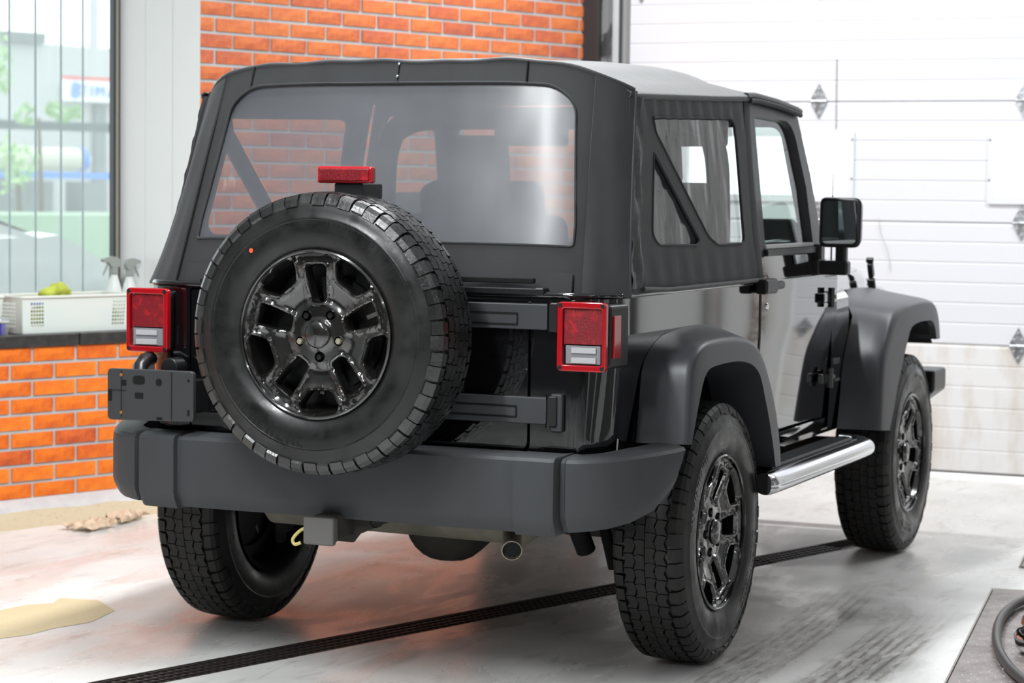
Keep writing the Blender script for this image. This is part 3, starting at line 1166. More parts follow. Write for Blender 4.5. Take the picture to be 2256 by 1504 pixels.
def cloth(name, u, o, z, s, m, label, seed, cat='cloth'):
    rr = random.Random(seed)
    bm = bmesh.new()
    bmesh.ops.create_icosphere(bm, subdivisions=4, radius=1)
    for v in bm.verts:
        c = v.co
        n = math.sin(c.x * 5 + seed) * 0.16 + math.sin(c.y * 7 + c.z * 4) * 0.10 + math.sin(c.x * 11 - c.z * 6) * 0.06
        c *= 1 + n
        v.co = Vector((c.x * s[0], c.y * s[1], max(c.z, -0.5) * s[2]))
    me = bpy.data.meshes.new(name)
    bm.to_mesh(me)
    bm.free()
    me.polygons.foreach_set('use_smooth', [True] * len(me.polygons))
    me.materials.append(m)
    ob = bpy.data.objects.new(name, me)
    COL.objects.link(ob)
    ob.matrix_world = Matrix.Translation(W(u, o, z)) @ ROTW
    return tag(ob, label, cat)


cloth('cleaning_cloth', 0.38, 0.13, 0.955, (0.075, 0.045, 0.042), M['cloth'], 'crumpled yellow cloth sticking up out of the long crate', 1)
cloth('cleaning_cloth', 0.27, 0.085, 0.850, (0.10, 0.05, 0.050), M['cloth'], 'yellow cloth low in the crate, seen through its left grid', 2)
cloth('cleaning_cloth', 0.58, 0.10, 0.860, (0.075, 0.06, 0.06), M['cloth'], 'yellow cloth lying in the right end of the long crate', 5)
cloth('cleaning_cloth', 0.22, 0.085, 0.915, (0.045, 0.03, 0.014), M['blue'], 'blue cloth strip seen through the left grid of the crate', 4)


def spray(u, o, z, rz, label, hgt=0.20):
    e = empty('spray_bottle')
    e.matrix_world = Matrix.Translation(W(u, o, z)) @ ROTW @ Matrix.Rotation(rz, 4, 'Z')
    tag(e, label, 'bottle')
    mb = MB()
    mb.lathe([(0, 0.0001), (0, 0.034), (0.01, 0.038), (hgt * 0.62, 0.038), (hgt * 0.82, 0.026), (hgt, 0.014), (hgt + 0.01, 0.014)], 20, 'Z')
    mb.build('bottle_body', M['bottle'], e, smooth=50)
    mb = MB()
    mb.lathe([(hgt, 0.018), (hgt + 0.03, 0.017), (hgt + 0.03, 0.0001)], 16, 'Z')
    mb.build('collar', M['trigger'], e, smooth=50)
    mb = MB()
    pts = rpoly([(-0.022, 0.0), (0.018, 0.0), (0.030, 0.022), (0.062, 0.026), (0.066, 0.040), (0.02, 0.052), (-0.016, 0.046), (-0.03, 0.028)], 0.008, 3)
    mb.prism(pts, lambda p: Vector((p[0], -0.011, p[1] + hgt + 0.03)), lambda p: Vector((p[0], 0.011, p[1] + hgt + 0.03)))
    mb.build('spray_head', M['trigger'], e, bevel=0.003)
    mb = MB()
    mb.tube([(0.034, 0, hgt + 0.052), (0.040, 0, hgt + 0.03), (0.052, 0, hgt + 0.01), (0.058, 0, hgt - 0.005)], [0.006, 0.005, 0.005, 0.003], 8)
    mb.build('trigger', M['trigger'], e, smooth=50)


spray(0.800, 0.29, 0.792, R(175), 'left of two spray bottles on the sill by the white reveal', 0.235)
spray(0.885, 0.29, 0.792, R(8), 'right of two spray bottles on the sill, nozzle pointing at the car', 0.225)
cu = empty('plastic_cup')
cu.matrix_world = Matrix.Translation(W(0.035, 0.04, 0.792)) @ ROTW
tag(cu, 'clear plastic cup with a purple label at the left edge of the sill', 'cup')
mb = MB()
mb.lathe([(0, 0.0001), (0, 0.028), (0.075, 0.034), (0.077, 0.036)], 24, 'Z')
mb.build('cup_wall', M['cup'], cu, smooth=50)
mb = MB()
mb.lathe([(0.004, 0.0275), (0.050, 0.0315)], 24, 'Z', (-0.014, 0.004, 0))
mb.build('purple_label', M['purple'], cu, smooth=50)
mb = MB()
mb.lathe([(0.055, 0.034), (0.060, 0.036), (0.062, 0.0001)], 24, 'Z')
mb.build('cup_lid', M['crate'], cu, smooth=50)


def scrap(x, y, s, label, seed):
    rr = random.Random(seed)
    n = 9
    rows = []
    for i in range(n):
        row = []
        for j in range(n):
            u, v = (i / (n - 1) - 0.5), (j / (n - 1) - 0.5)
            e = 1 - 0.25 * rr.random() if (i in (0, n - 1) or j in (0, n - 1)) else 1
            z = 0.006 + abs(math.sin(u * 9 + seed) * math.cos(v * 7 + seed * 2)) * 0.035 + (abs(u) + abs(v)) * 0.015 * rr.random()
            row.append((u * s[0] * e, v * s[1] * e, z))
        rows.append(row)
    ob = MB().grid(rows).build('paper_scrap', M['paper'], smooth=25, solid=(0.002, 1))
    ob.location = (x, y, 0)
    ob.rotation_euler = (0, 0, R(-20 + seed * 13))
    tag(ob, label, 'paper')


scrap(1.40, 2.31, (0.22, 0.16), 'crumpled brown paper on the floor by the brick wall, nearer one', 1)
scrap(1.66, 2.31, (0.26, 0.12), 'brown paper scrap on the floor, closer to the car bumper', 2)

# ================================================================== OUTDOORS
og = MB()
og.add([(-60, -70, -0.03), (120, -70, -0.03), (120, 120, -0.03), (-60, 120, -0.03)], [(0, 1, 2, 3)])
ogo = og.build('yard_ground', M['asphalt'], recalc=False)
ogo['kind'] = 'structure'
gm = MB()
gm.add([W(-10, 5, -0.01), W(30, 5, -0.01), W(40, 22, -0.01), W(-10, 22, -0.01)], [(0, 1, 2, 3)])
g_ = gm.build('grass_lawn', M['grass'], recalc=False)
tag(g_, 'flat green lawn outside beyond the barred window', 'grass', kind='structure')


def wobj(name, boxes, m, label, cat, parts=()):
    e = empty(name)
    tag(e, label, cat)
    for pn, bx, pm in [('wall', boxes, m)] + list(parts):
        for b_ in bx:
            mb = MB()
            wbox(mb, *b_)
            mb.build(pn, pm, e)
    return e


wobj('factory_building', [(24, 40, 40, 50, 0, 4.95)], M['bld_grey'], 'long pale grey factory building far outside the window', 'building',
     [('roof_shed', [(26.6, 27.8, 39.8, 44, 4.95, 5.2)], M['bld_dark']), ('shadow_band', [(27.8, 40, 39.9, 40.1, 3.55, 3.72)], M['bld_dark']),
      ('loading_bay', [(27.9, 29.3, 39.9, 40.1, 2.2, 3.3)], M['bld_dark']), ('white_panel', [(25.5, 27.6, 39.9, 40.1, 2.5, 3.35)], M['bld_white'])])
wobj('concrete_tower', [(20.1, 23.0, 28.3, 31, 0, 3.35)], M['bld_grey'], 'pale concrete block under the sign, outside right of the window', 'building',
     [('dark_strip', [(20.9, 21.15, 28.2, 28.3, 0, 3.0)], M['bld_dark'])])
sg = empty('roof_sign')
tag(sg, 'white sign with blue characters and a red top edge seen through the window', 'sign')
mb = MB()
wbox(mb, 20.06, 23, 28.0, 28.1, 3.03, 3.44)
mb.build('sign_board', M['sign_white'], sg)
mb = MB()
wbox(mb, 20.06, 23, 27.98, 28.12, 3.44, 3.50)
mb.build('sign_edge', M['sign_red'], sg)
for ch, uu, zz, szz in (('8', 20.28, 3.22, 0.42), ('T', 20.46, 3.22, 0.30), ('I', 20.64, 3.22, 0.30), ('M', 20.84, 3.22, 0.30), ('A', 21.12, 3.22, 0.30)):
    tm = text_mesh(ch, szz, 0.01)
    o = tm.build('letter', M['sign_blue'], sg)
    o.matrix_world = Matrix.Translation(W(uu, 27.95, zz)) @ ROTW @ Matrix.Rotation(R(90), 4, 'X')
wobj('pipe_rack', [(10, 30, 25, 25.3, 2.38, 2.53)], M['beam_dark'], 'dark horizontal pipe bridge crossing outside the window', 'beam',
     [('post', [(15.0, 15.2, 25, 25.2, 0, 2.4), (22.0, 22.2, 25, 25.2, 0, 2.4)], M['beam_dark'])])
wobj('grass_bank', [(5, 30, 11.5, 14, 0, 1.12)], M['grass'], 'pale green grassy bank behind the parked white car outside', 'bank')
wobj('dark_underside', [(15.2, 17.0, 24, 24.5, 0, 1.5), (17.6, 18.1, 24, 24.5, 0, 1.5)], M['bld_dark'], 'dark grey blocks added as the dark underside below the blue beam outside', 'backdrop')  # blocks added to fill the dark area under the beam
wobj('storage_shed', [(10, 17.6, 26, 30, 0, 2.05)], M['bld_dark'], 'dark grey shed behind the cream tank outside', 'shed')
tk = empty('cream_tank')
tag(tk, 'cream cylindrical tank lying on a blue beam outside the window', 'tank')
mb = MB()
mb.tube([W(15.3, 23.3, 1.86), W(17.1, 23.3, 1.86)], 0.19, 24)
mb.build('tank_shell', M['tank'], tk, smooth=50)
mb = MB()
mb.tube([W(16.98, 23.3, 1.86), W(17.11, 23.3, 1.86)], 0.196, 24)
mb.build('blue_ring', M['blue_beam'], tk, smooth=50)
mb = MB()
mb.tube([W(17.14, 23.25, 1.86), W(17.2, 23.25, 1.86)], 0.06, 16)
mb.build('hub', M['bld_white'], tk, smooth=50)
wobj('blue_beam', [(13.5, 18.5, 22, 22.3, 1.54, 1.64)], M['blue_beam'], 'bright blue steel beam below the cream tank outside', 'beam',
     [('post', [(13.8, 13.9, 22, 22.2, 0, 1.54), (18.2, 18.3, 22, 22.2, 0, 1.54)], M['blue_beam'])])
for (uu, zz, hh, lb) in ((26.63, 0, 5.55, 'thin pale chimney outside, left of a close pair'), (26.85, 0, 5.50, 'thin pale chimney outside, right of a close pair'),
                         (27.95, 0, 8.0, 'tall pale lamp mast outside near the right window edge')):
    mb = MB()
    mb.tube([W(uu, 38, 0), W(uu, 38, hh)], 0.035 if hh < 7 else 0.12, 10)
    o = mb.build('chimney' if hh < 7 else 'lamp_mast', M['bld_grey'], smooth=50)
    tag(o, lb, 'chimney' if hh < 7 else 'mast')


def tree(u, o, blobs, trunk, label, seed, stems=1):
    e = empty('leafy_tree', W(u, o, 0))
    tag(e, label, 'tree')
    rr = random.Random(seed)
    mb = MB()
    for bu, bo, bz, br in blobs:
        for _ in range(int(420 * br)):
            t = rr.uniform(0, 2 * PI)
            c = rr.uniform(-1, 1)
            rad = br * rr.uniform(0.5, 1.0) ** 0.5
            s_ = math.sqrt(1 - c * c)
            p = Vector((bu + rad * s_ * math.cos(t), bo + rad * s_ * math.sin(t), bz + rad * c))
            a1 = Vector((rr.uniform(-1, 1), rr.uniform(-1, 1), rr.uniform(-1, 1))).normalized() * 0.055
            a2 = Vector((rr.uniform(-1, 1), rr.uniform(-1, 1), rr.uniform(-1, 1))).normalized() * 0.035
            mb.add([p - a1, p - a2, p + a1, p + a2], [(0, 1, 2, 3)])
    mb.build('leaves', M['leaf'], e, recalc=False, kind='stuff')
    mb = MB()
    mb.tube([(0, 0, 0), (0.05, 0, trunk * 0.5), (0, 0, trunk)], [0.05, 0.04, 0.02], 8)
    mb.build('trunk', M['bark'], e, smooth=50)


tree(11.6, 18, [(0.2, 0, 3.15, 0.38), (-0.6, 0, 2.9, 0.7), (0.50, 0, 2.85, 0.20)], 3.0, 'light green tree outside the window, upper left', 1)
tree(10.9, 16, [(0.05, 0, 1.70, 0.26), (-0.4, 0, 1.65, 0.4)], 1.6, 'low green sapling outside in front of the shed', 2)
tree(11.9, 17, [(0.3, 0, 2.42, 0.10), (0.55, 0, 2.36, 0.11), (-0.3, 0, 2.32, 0.14), (0.85, 0, 2.40, 0.09)], 2.3, 'small yellow green tree outside below the grey building', 3)

# white car outside
wc = empty('parked_car')
wc.matrix_world = Matrix.Translation(W(0.66, 3.6, -0.08)) @ ROTW @ Matrix.Rotation(R(-4), 4, 'Z')
tag(wc, 'white car parked right outside the barred window', 'car')
prof = [(-2.2, 0.35), (-2.2, 0.75), (-2.1, 0.95), (-1.2, 1.02), (-0.7, 1.36), (0.2, 1.44), (1.0, 1.40), (1.52, 1.22), (1.66, 1.235), (2.05, 1.02), (2.2, 0.98), (2.6, 1.03), (3.1, 1.06), (3.4, 0.90), (3.45, 0.35)]
mb = MB()
rows = []
for (x, z) in prof:
    nar = 0.80 if z < 1.0 else 0.80 - (z - 1.0) * 0.45
    rows.append([(x, -nar, 0.35 if z < 0.36 else min(z, 0.8) * 0.97), (x, -nar * 0.97, z - 0.015), (x, -nar * 0.6, z), (x, nar * 0.6, z), (x, nar * 0.97, z - 0.015), (x, nar, 0.35 if z < 0.36 else min(z, 0.8) * 0.97)])
mb.grid(rows)
mb.grid([[(x, s * 0.80, 0.30), (x, s * 0.80, min(z, 0.9))] for x, z in prof for s in (1,)])
mb.grid([[(x, s * 0.80, 0.30), (x, s * 0.80, min(z, 0.9))] for x, z in prof for s in (-1,)])
mb.build('body', M['car_white'], wc, smooth=40)
mb = MB()
mb.add([(1.04, -0.58, 1.405), (1.04, 0.58, 1.405), (1.50, 0.64, 1.235), (1.50, -0.64, 1.235)], [(0, 1, 2, 3)])
mb.build('windscreen', M['bld_grey'], wc)
for x in (-1.3, 2.3):
    for s in (-1, 1):
        mb = MB()
        mb.lathe([(-0.1, 0.0001), (-0.1, 0.26), (-0.08, 0.31), (0.08, 0.31), (0.1, 0.26), (0.1, 0.0001)], 24, 'Y', (x, s * 0.74, 0.31))
        mb.build('wheel', M['tire'], wc, smooth=40)

# ================================================================== THE CAR
car = empty('off_road_car')
tag(car, 'black two-door off-road car with soft top and rear-mounted spare wheel', 'car')
RT = 0.405


# ---------------- wheel (local: axle along Y, outer face towards -Y)
def make_wheel():
    RR = 0.228
    slot_p = rpoly([(-0.085, 0.40), (0.085, 0.40), (0.135, 0.84), (-0.135, 0.84)], [0.05, 0.05, 0.045, 0.045], 4)
    win_p = rpoly([(-0.15, -0.70), (-0.27, -0.875), (-0.235, -0.935), (0, -0.965), (0.235, -0.935), (0.27, -0.875), (0.15, -0.70)], 0.045, 3)

    def rot(poly, a):
        c, s = math.cos(a), math.sin(a)
        return [(c * x - s * y, s * x + c * y) for x, y in poly]

    holes, lugs = [], []
    for k in range(5):
        holes.append(rot(slot_p, 2 * PI * k / 5))
        holes.append(rot(win_p, 2 * PI * k / 5))
        a = R(54 + 72 * k)
        lugs.append([(0.28 * math.cos(a) + 0.064 * math.cos(t), 0.28 * math.sin(a) + 0.064 * math.sin(t)) for t in [2 * PI * i / 14 for i in range(14)]])
    n = 96
    outer = [(math.cos(2 * PI * i / n), math.sin(2 * PI * i / n)) for i in range(n)]
    hs = [resample(h, 0.028) for h in holes] + lugs
    extra = []

    def scaled(h, d):
        c = np.mean(np.array(h), axis=0)
        out = []
        for p in h:
            v = Vector(p) - Vector(c)
            out.append(tuple(Vector(c) + v * (1 + d / v.length)))
        return out
    for h in hs[:10]:
        for d in (0.012, 0.022, 0.045, 0.062):
            q = [p for p in scaled(h, d)]
            extra += [p for p in q if Vector(p).length < 0.975]
    ex = np.array(extra)
    ok = np.ones(len(ex), bool)
    for h in hs:
        ok &= ~pip(ex, h)
        ok &= seg_dist(ex, h) > 0.009
    extra = [tuple(p) for p in ex[ok]]
    # use cdt with ring points
    vs, fs = cdt(outer, hs, 0.042, extra, raw=True)
    P = np.array([(v[0], v[1]) for v in vs])
    r = np.hypot(P[:, 0], P[:, 1])
    dist = np.full(len(P), 1e9)
    for h in hs[:10]:
        dist = np.minimum(dist, seg_dist(P, h))
    prof_r = [0, 0.17, 0.20, 0.36, 0.45, 0.60, 0.80, 0.93, 0.97, 1.0]
    prof_y = [0.012, 0.014, 0.020, 0.022, 0.030, 0.022, 0.012, 0.008, 0.010, 0.002]
    y = np.interp(r, prof_r, prof_y)
    y += np.interp(dist, [0, 0.012, 0.022, 0.045, 0.062, 0.09], [0.009, 0.002, -0.001, -0.001, 0.004, 0.004])
    Y0 = -0.100
    top = [Vector((p[0] * RR, Y0 + yy, p[1] * RR)) for p, yy in zip(P, y)]
    mb = MB()
    mb.add(top, fs)
    # rear wall of each hole
    cnt = {}
    for f in fs:
        for i in range(3):
            e = (f[i], f[(i + 1) % 3])
            cnt[e] = 1
    bnd = [e for e in cnt if (e[1], e[0]) not in cnt]
    for a, b in bnd:
        if r[a] > 0.985 and r[b] > 0.985:
            continue
        pa, pb = top[a], top[b]
        mb.add([pa, pb, pb + Vector((0, 0.030, 0)), pa + Vector((0, 0.030, 0))], [(0, 1, 2, 3)])
    # lip and barrel
    mb.lathe([(Y0 + 0.002, 0.228), (Y0 - 0.006, 0.2285), (Y0 - 0.009, 0.232), (Y0 - 0.006, 0.2365), (Y0 + 0.006, 0.2365)], 72, 'Y')
    wheel = mb.build('wheel', M['rim'], None, smooth=32, recalc=False)
    mb = MB()
    mb.lathe([(Y0 + 0.006, 0.227), (0.02, 0.205), (0.09, 0.212), (0.108, 0.236)], 64, 'Y')
    mb.build('barrel', M['rim_dark'], wheel, smooth=50)
    # brake disc / hub behind
    mb = MB()
    mb.lathe([(0.0, 0.0001), (0.0, 0.16), (0.02, 0.16), (0.02, 0.205), (0.05, 0.205)], 48, 'Y')
    mb.build('brake_disc', M['rim_dark'], wheel, smooth=40)
    for k in range(3):
        a = R(20 + 120 * k)
        mb = MB()
        mb.box((0, -0.004, 0), (0.05, 0.012, 0.012), Matrix.Rotation(-a, 3, 'Y'))
        o = mb.build('caliper_bolt', M['steel'], wheel)
        o.location = (0.15 * math.cos(a), 0, 0.15 * math.sin(a))
    mb = MB()
    mb.lathe([(Y0 + 0.016, 0.040), (Y0 + 0.008, 0.037), (Y0 + 0.004, 0.028), (Y0 + 0.002, 0.0001)], 32, 'Y')
    mb.build('centre_cap', M['rim'], wheel, smooth=50)
    for k in range(5):
        a = R(54 + 72 * k)
        mb = MB()
        cx, cz = 0.28 * RR * math.cos(a), 0.28 * RR * math.sin(a)
        mb.lathe([(Y0 + 0.045, 0.0145), (Y0 + 0.022, 0.0148)], 14, 'Y', (cx, 0, cz))
        mb.lathe([(Y0 + 0.045, 0.010), (Y0 + 0.024, 0.010), (Y0 + 0.019, 0.008), (Y0 + 0.018, 0.0001)], 6, 'Y', (cx, 0, cz))
        mb.build('lug_nut', M['nut'], wheel, smooth=30)
    # tyre
    mb = MB()
    half = [(-0.098, 0.226), (-0.106, 0.237), (-0.118, 0.252), (-0.1255, 0.275), (-0.1270, 0.300), (-0.1250, 0.322), (-0.1262, 0.324), (-0.1262, 0.330), (-0.1235, 0.334),
            (-0.119, 0.350), (-0.114, 0.366), (-0.108, 0.379), (-0.099, 0.388), (-0.060, 0.3925), (0.0, 0.394)]
    pr = half + [(-h, r_) for h, r_ in reversed(half[:-1])]
    mb.lathe(pr, 96, 'Y')
    tire = mb.build('tire', M['tire'], wheel, smooth=35)
    # tread blocks, joined with grooves between
    mb = MB()
    nb = 56

    def block(pts, h0, h1, a0):
        """pts: list of (y, arc length offset) ; raised from radius h0 to h1(y)"""
        lo, hi = [], []
        for yy, s in pts:
            t = a0 + s
            for rr_, lst in ((h0(yy), lo), (h1(yy), hi)):
                lst.append(Vector((math.cos(t) * rr_, yy, math.sin(t) * rr_)))
        n_ = len(pts)
        mb.add(lo + hi, [tuple(range(n_, 2 * n_))] + [(i, (i + 1) % n_, (i + 1) % n_ + n_, i + n_) for i in range(n_)])
    base = lambda yy: 0.391
    crown = lambda yy: 0.4055 - 0.006 * (abs(yy) / 0.1) ** 2.5
    st = 2 * PI / nb
    for k in range(nb):
        a = k * st
        for s in (-1, 1):
            o = 0.5 * st if s > 0 else 0
            # centre rows: zig-zag hexagons
            block([(s * 0.002, 0.06 * st), (s * 0.020, 0.0), (s * 0.037, 0.10 * st), (s * 0.028, 0.55 * st), (s * 0.037, 1.02 * st), (s * 0.016, 0.96 * st), (s * 0.001, 0.98 * st)], base, crown, a + o)
            block([(s * 0.040, -0.02 * st), (s * 0.054, -0.06 * st), (s * 0.072, 0.02 * st), (s * 0.063, 0.45 * st), (s * 0.073, 0.92 * st), (s * 0.054, 0.88 * st), (s * 0.041, 0.90 * st), (s * 0.033, 0.45 * st)], base, crown, a + o * 0.6 + 0.2 * st)
            # shoulder lugs wrap on to the sidewall
            wdt = 0.92 if k % 2 else 0.84
            pts_t = [(s * 0.076, 0.04 * st), (s * 0.101, 0.0), (s * 0.101, wdt * st), (s * 0.076, (wdt - 0.1) * st)]
            block(pts_t, base, crown, a)
            t0, t1 = a, a + wdt * st
            q = []
            for t in (t0, t1):
                for (yy, rr_) in ((s * 0.101, 0.3995), (s * 0.1125, 0.388), (s * 0.1195, 0.366 if k % 2 else 0.372), (s * 0.112, 0.362)):
                    q.append(Vector((math.cos(t) * rr_, yy, math.sin(t) * rr_)))
            mb.add(q, [(0, 1, 5, 4), (1, 2, 6, 5), (2, 3, 7, 6), (0, 3, 2, 1), (4, 5, 6, 7)])
    mb.build('tread', M['tread'], wheel, kind='stuff')
    # raised sidewall marks
    mb = MB()
    rg = random.Random(3)
    for base_a in (35, 215):
        for j in range(8):
            a = R(base_a + j * 6.3)
            wd = R(rg.choice([3.5, 4.2, 4.8]))
            ys = -0.1272
            for (aa, bb, r0, r1) in ((a, a + wd, 0.316, 0.320), (a, a + wd * 0.3, 0.290, 0.318), (a, a + wd, 0.288, 0.292)) if j % 2 else \
                    ((a, a + wd * 0.3, 0.288, 0.320), (a + wd * 0.7, a + wd, 0.288, 0.320), (a, a + wd, 0.302, 0.306)):
                vs_ = [Vector((math.cos(t) * rr_, yy, math.sin(t) * rr_)) for yy in (ys, ys + 0.004) for t, rr_ in ((aa, r0), (bb, r0), (bb, r1), (aa, r1))]
                mb.add(vs_, [(0, 1, 2, 3), (0, 1, 5, 4), (1, 2, 6, 5), (2, 3, 7, 6), (3, 0, 4, 7)])
    mb.build('sidewall_lettering', M['tire'], wheel, kind='stuff')
    # bring the tyre to its real section: narrower and a little lower
    for c_ in bpy.data.objects:
        if c_.parent == wheel and c_.name.split('.')[0] in ('tire', 'tread', 'sidewall_lettering'):
            for v in c_.data.vertices:
                r_ = math.hypot(v.co.x, v.co.z)
                k_ = (0.2365 + (r_ - 0.2365) * 0.953) / r_ if r_ > 0.2365 else 1.0
                v.co = Vector((v.co.x * k_, v.co.y * 0.915, v.co.z * k_))
    return wheel


wheel0 = make_wheel()
spots = [((0, -0.785, 0.398), 0.0, R(90), 'rear right wheel with dusty gloss black five-slot rim'),
         ((2.424, -0.785, 0.398), 0.0, R(172), 'front right wheel with gloss black rim'),
         ((0, 0.768, 0.398), PI, 0.4, 'rear left wheel, seen from behind through its tread'),
         ((2.424, 0.768, 0.398), PI, 1.1, 'front left wheel')]
wheel0.parent = car
for i, (loc, rz, spin, lb) in enumerate(spots):
    wv = wheel0 if i == 0 else dup(wheel0, car)
    wv.location = loc
    wv.matrix_local = Matrix.Translation(loc) @ Matrix.Rotation(rz, 4, 'Z') @ Matrix.Rotation(spin, 4, 'Y')
    wv['label'] = lb
spare = dup(wheel0, car)
spare.name = 'spare_wheel'
spare['label'] = 'wet spare wheel mounted on the tailgate'
spare.matrix_local = Matrix.Translation((-0.882, -0.016, 1.019)) @ Matrix.Rotation(R(-90), 4, 'Z') @ Matrix.Rotation(R(-2), 4, 'Y')
M['tread_wet'] = mat('wet_tread_rubber', (0.013, 0.013, 0.013), 0.16, spec=0.9, bump=(90, 0.35, 0.003), rvary=(16, 0.40, 0.4, 0.65))
for c in bpy.data.objects:
    if c.parent == spare and c.name.startswith('tread'):
        c.data = c.data.copy()
        c.data.materials[0] = M['tread_wet']
nuts = [c for c in bpy.data.objects if c.parent == spare and c.name.startswith('lug_nut')]
for c in nuts:
    # the two side nuts are bare metal
    zz = np.mean([v.co.z for v in c.data.vertices])
    xx = np.mean([v.co.x for v in c.data.vertices])
    if -0.03 < zz < 0:
        c.data = c.data.copy()
        c.data.materials[0] = M['nut_bare']
        c['label'] = 'bare metal lug nut'
mb = MB()
mb.lathe([(-0.1180, 0.0001), (-0.1180, 0.0065), (-0.113, 0.0065)], 16, 'Y', (-0.186, 0.0, 0.236))
o = mb.build('orange_dot', M['dot'], spare)

# ---------------- body tub: unwrapped plan outline (left side -> rear -> right side)
XF, YS, XR, CR = 1.72, 0.765, -0.655, 0.115
ZB = 1.128
s_side = XF - (XR + CR)
s_arc = CR * PI / 2
s_rear = 2 * (YS - CR)
S_TOT = 2 * s_side + 2 * s_arc + s_rear


def tub(s, z, off=0.0):
    yb = YS - 0.0
    k = (1 - ((z - 0.6) / 0.53)) if z < 1.13 else 0
    side_in = 0.0 if z > 0.95 else 0.02 * (0.95 - z) / 0.35      # slight tumble-home low down
    if s < s_side:
        x, y, nx, ny = XF - s, YS, 0, 1
    elif s < s_side + s_arc:
        t = (s - s_side) / CR
        x, y = XR + CR - CR * math.sin(t), YS - CR + CR * math.cos(t)
        nx, ny = -math.sin(t), math.cos(t)
    elif s < s_side + s_arc + s_rear:
        x, y, nx, ny = XR, YS - CR - (s - s_side - s_arc), -1, 0
    elif s < s_side + 2 * s_arc + s_rear:
        t = (s - s_side - s_arc - s_rear) / CR
        x, y = XR + CR - CR * math.cos(t), -(YS - CR) - CR * math.sin(t)
        nx, ny = -math.cos(t), -math.sin(t)
    else:
        x, y, nx, ny = XR + CR + (s - s_side - 2 * s_arc - s_rear), -YS, 0, -1
    x += nx * off
    y += ny * off
    y -= math.copysign(side_in, y) if abs(ny) > 0.5 else 0
    return Vector((x, y, z))


def sL(x):
    return XF - x


def sRt(x):
    return S_TOT - (XF - x)


ZT = ZB
arch = [(-0.43, 0.66), (-0.395, 0.90), (-0.335, 0.955), (-0.212, 0.997), (0.05, 1.012), (0.30, 0.995), (0.42, 0.92), (0.50, 0.76), (0.55, 0.54)]
outer = [(0, ZT), (0, 0.54), (sL(0.55), 0.54)]
outer += [(sL(x), z) for x, z in reversed(arch[:-1])]
outer += [(s_side + s_arc, 0.66), (s_side + s_arc + s_rear, 0.66)]
outer += [(sRt(x), z) for x, z in arch]
outer += [(S_TOT, 0.54), (S_TOT, ZT)]
doorL = rpoly([(sL(1.545), 0.600), (sL(0.80), 0.600), (sL(0.745), 0.70), (sL(0.745), ZT - 0.006), (sL(1.545), ZT - 0.006)], [0.06, 0.06, 0.05, 0.0, 0.0])
doorR = [(sRt(XF - s), z) for s, z in reversed(doorL)]
sc = s_side + s_arc + s_rear / 2
tg = rpoly([(sc - 0.585, 0.685), (sc + 0.530, 0.685), (sc + 0.530, ZT - 0.005), (sc - 0.585, ZT - 0.005)], [0.03, 0.03, 0.01, 0.01])
b_ = sheet(outer, [doorL, doorR, tg], lambda s, z: tub(s, z), 0.035)
body = b_.build('body_tub', M['paint'], car, smooth=40, solid=(0.018, -1), recalc=False)
# rolled top rail of the tub
mb = MB()
path = [tub(s, ZB + 0.004, -0.004) for s in np.linspace(0.02, S_TOT - 0.02, 120)]
mb.tube(path, 0.010, 8)
mb.build('belt_rail', M['paint'], car, smooth=60)
# inner structure: dark liners so nothing shows through
mb = MB()
mb.box((0.05, 0, 0.80), (1.20, 1.08, 0.30))
mb.box((1.15, 0, 0.62), (1.20, 1.42, 0.06))
mb.build('cabin_floor', M['matte_black'], car)
for s in (-1, 1):
    mb = MB()
    pts = [(-0.425, 0.67), (-0.39, 0.91), (-0.33, 0.965), (-0.21, 1.01), (0.05, 1.025), (0.30, 1.005), (0.42, 0.93), (0.51, 0.76), (0.56, 0.55)]
    mb.grid([[(x, s * y, z) for y in (0.755, 0.60, 0.50)] for x, z in pts])
    mb.grid([[(x, s * 0.50, z), (x, s * 0.50, 0.62 if -0.4 < x < 0.5 else z)] for x, z in pts])
    mb.build('wheel_liner', M['matte_black'], car, smooth=50)
    mb = MB()
    pts = [(1.95, 0.54), (2.02, 0.68), (2.16, 0.84), (2.25, 0.90), (2.5, 0.92), (2.62, 0.90), (2.72, 0.82)]
    mb.grid([[(x, s * y, z) for y in (0.90, 0.62, 0.50)] for x, z in pts])
    mb.grid([[(x, s * 0.50, z), (x, s * 0.50, 0.55)] for x, z in pts])
    mb.build('wheel_liner', M['matte_black'], car, smooth=50)

# ---------------- tailgate
tgi = rpoly([(-0.578, 0.692), (0.523, 0.692), (0.523, ZT - 0.012), (-0.578, ZT - 0.012)], [0.03, 0.03, 0.01, 0.01])
# local 2D: (-y) so that CCW faces look backwards
mb = sheet(tgi, [], lambda a_, z: Vector((XR - 0.004, -a_, z)), 0.06)
tail = mb.build('tailgate', M['paint'], car, solid=(0.022, -1), bevel=0.006, recalc=False, seg=3)
mb = MB()
mb.prism(rpoly([(-0.30, 0.80), (0.33, 0.80), (0.33, 1.06), (-0.30, 1.06)], 0.07), lambda p: Vector((XR - 0.003, -p[0], p[1])), lambda p: Vector((XR - 0.018, -p[0] * 0.97, p[1])))
mb.build('stamped_panel', M['paint'], tail, bevel=0.008)


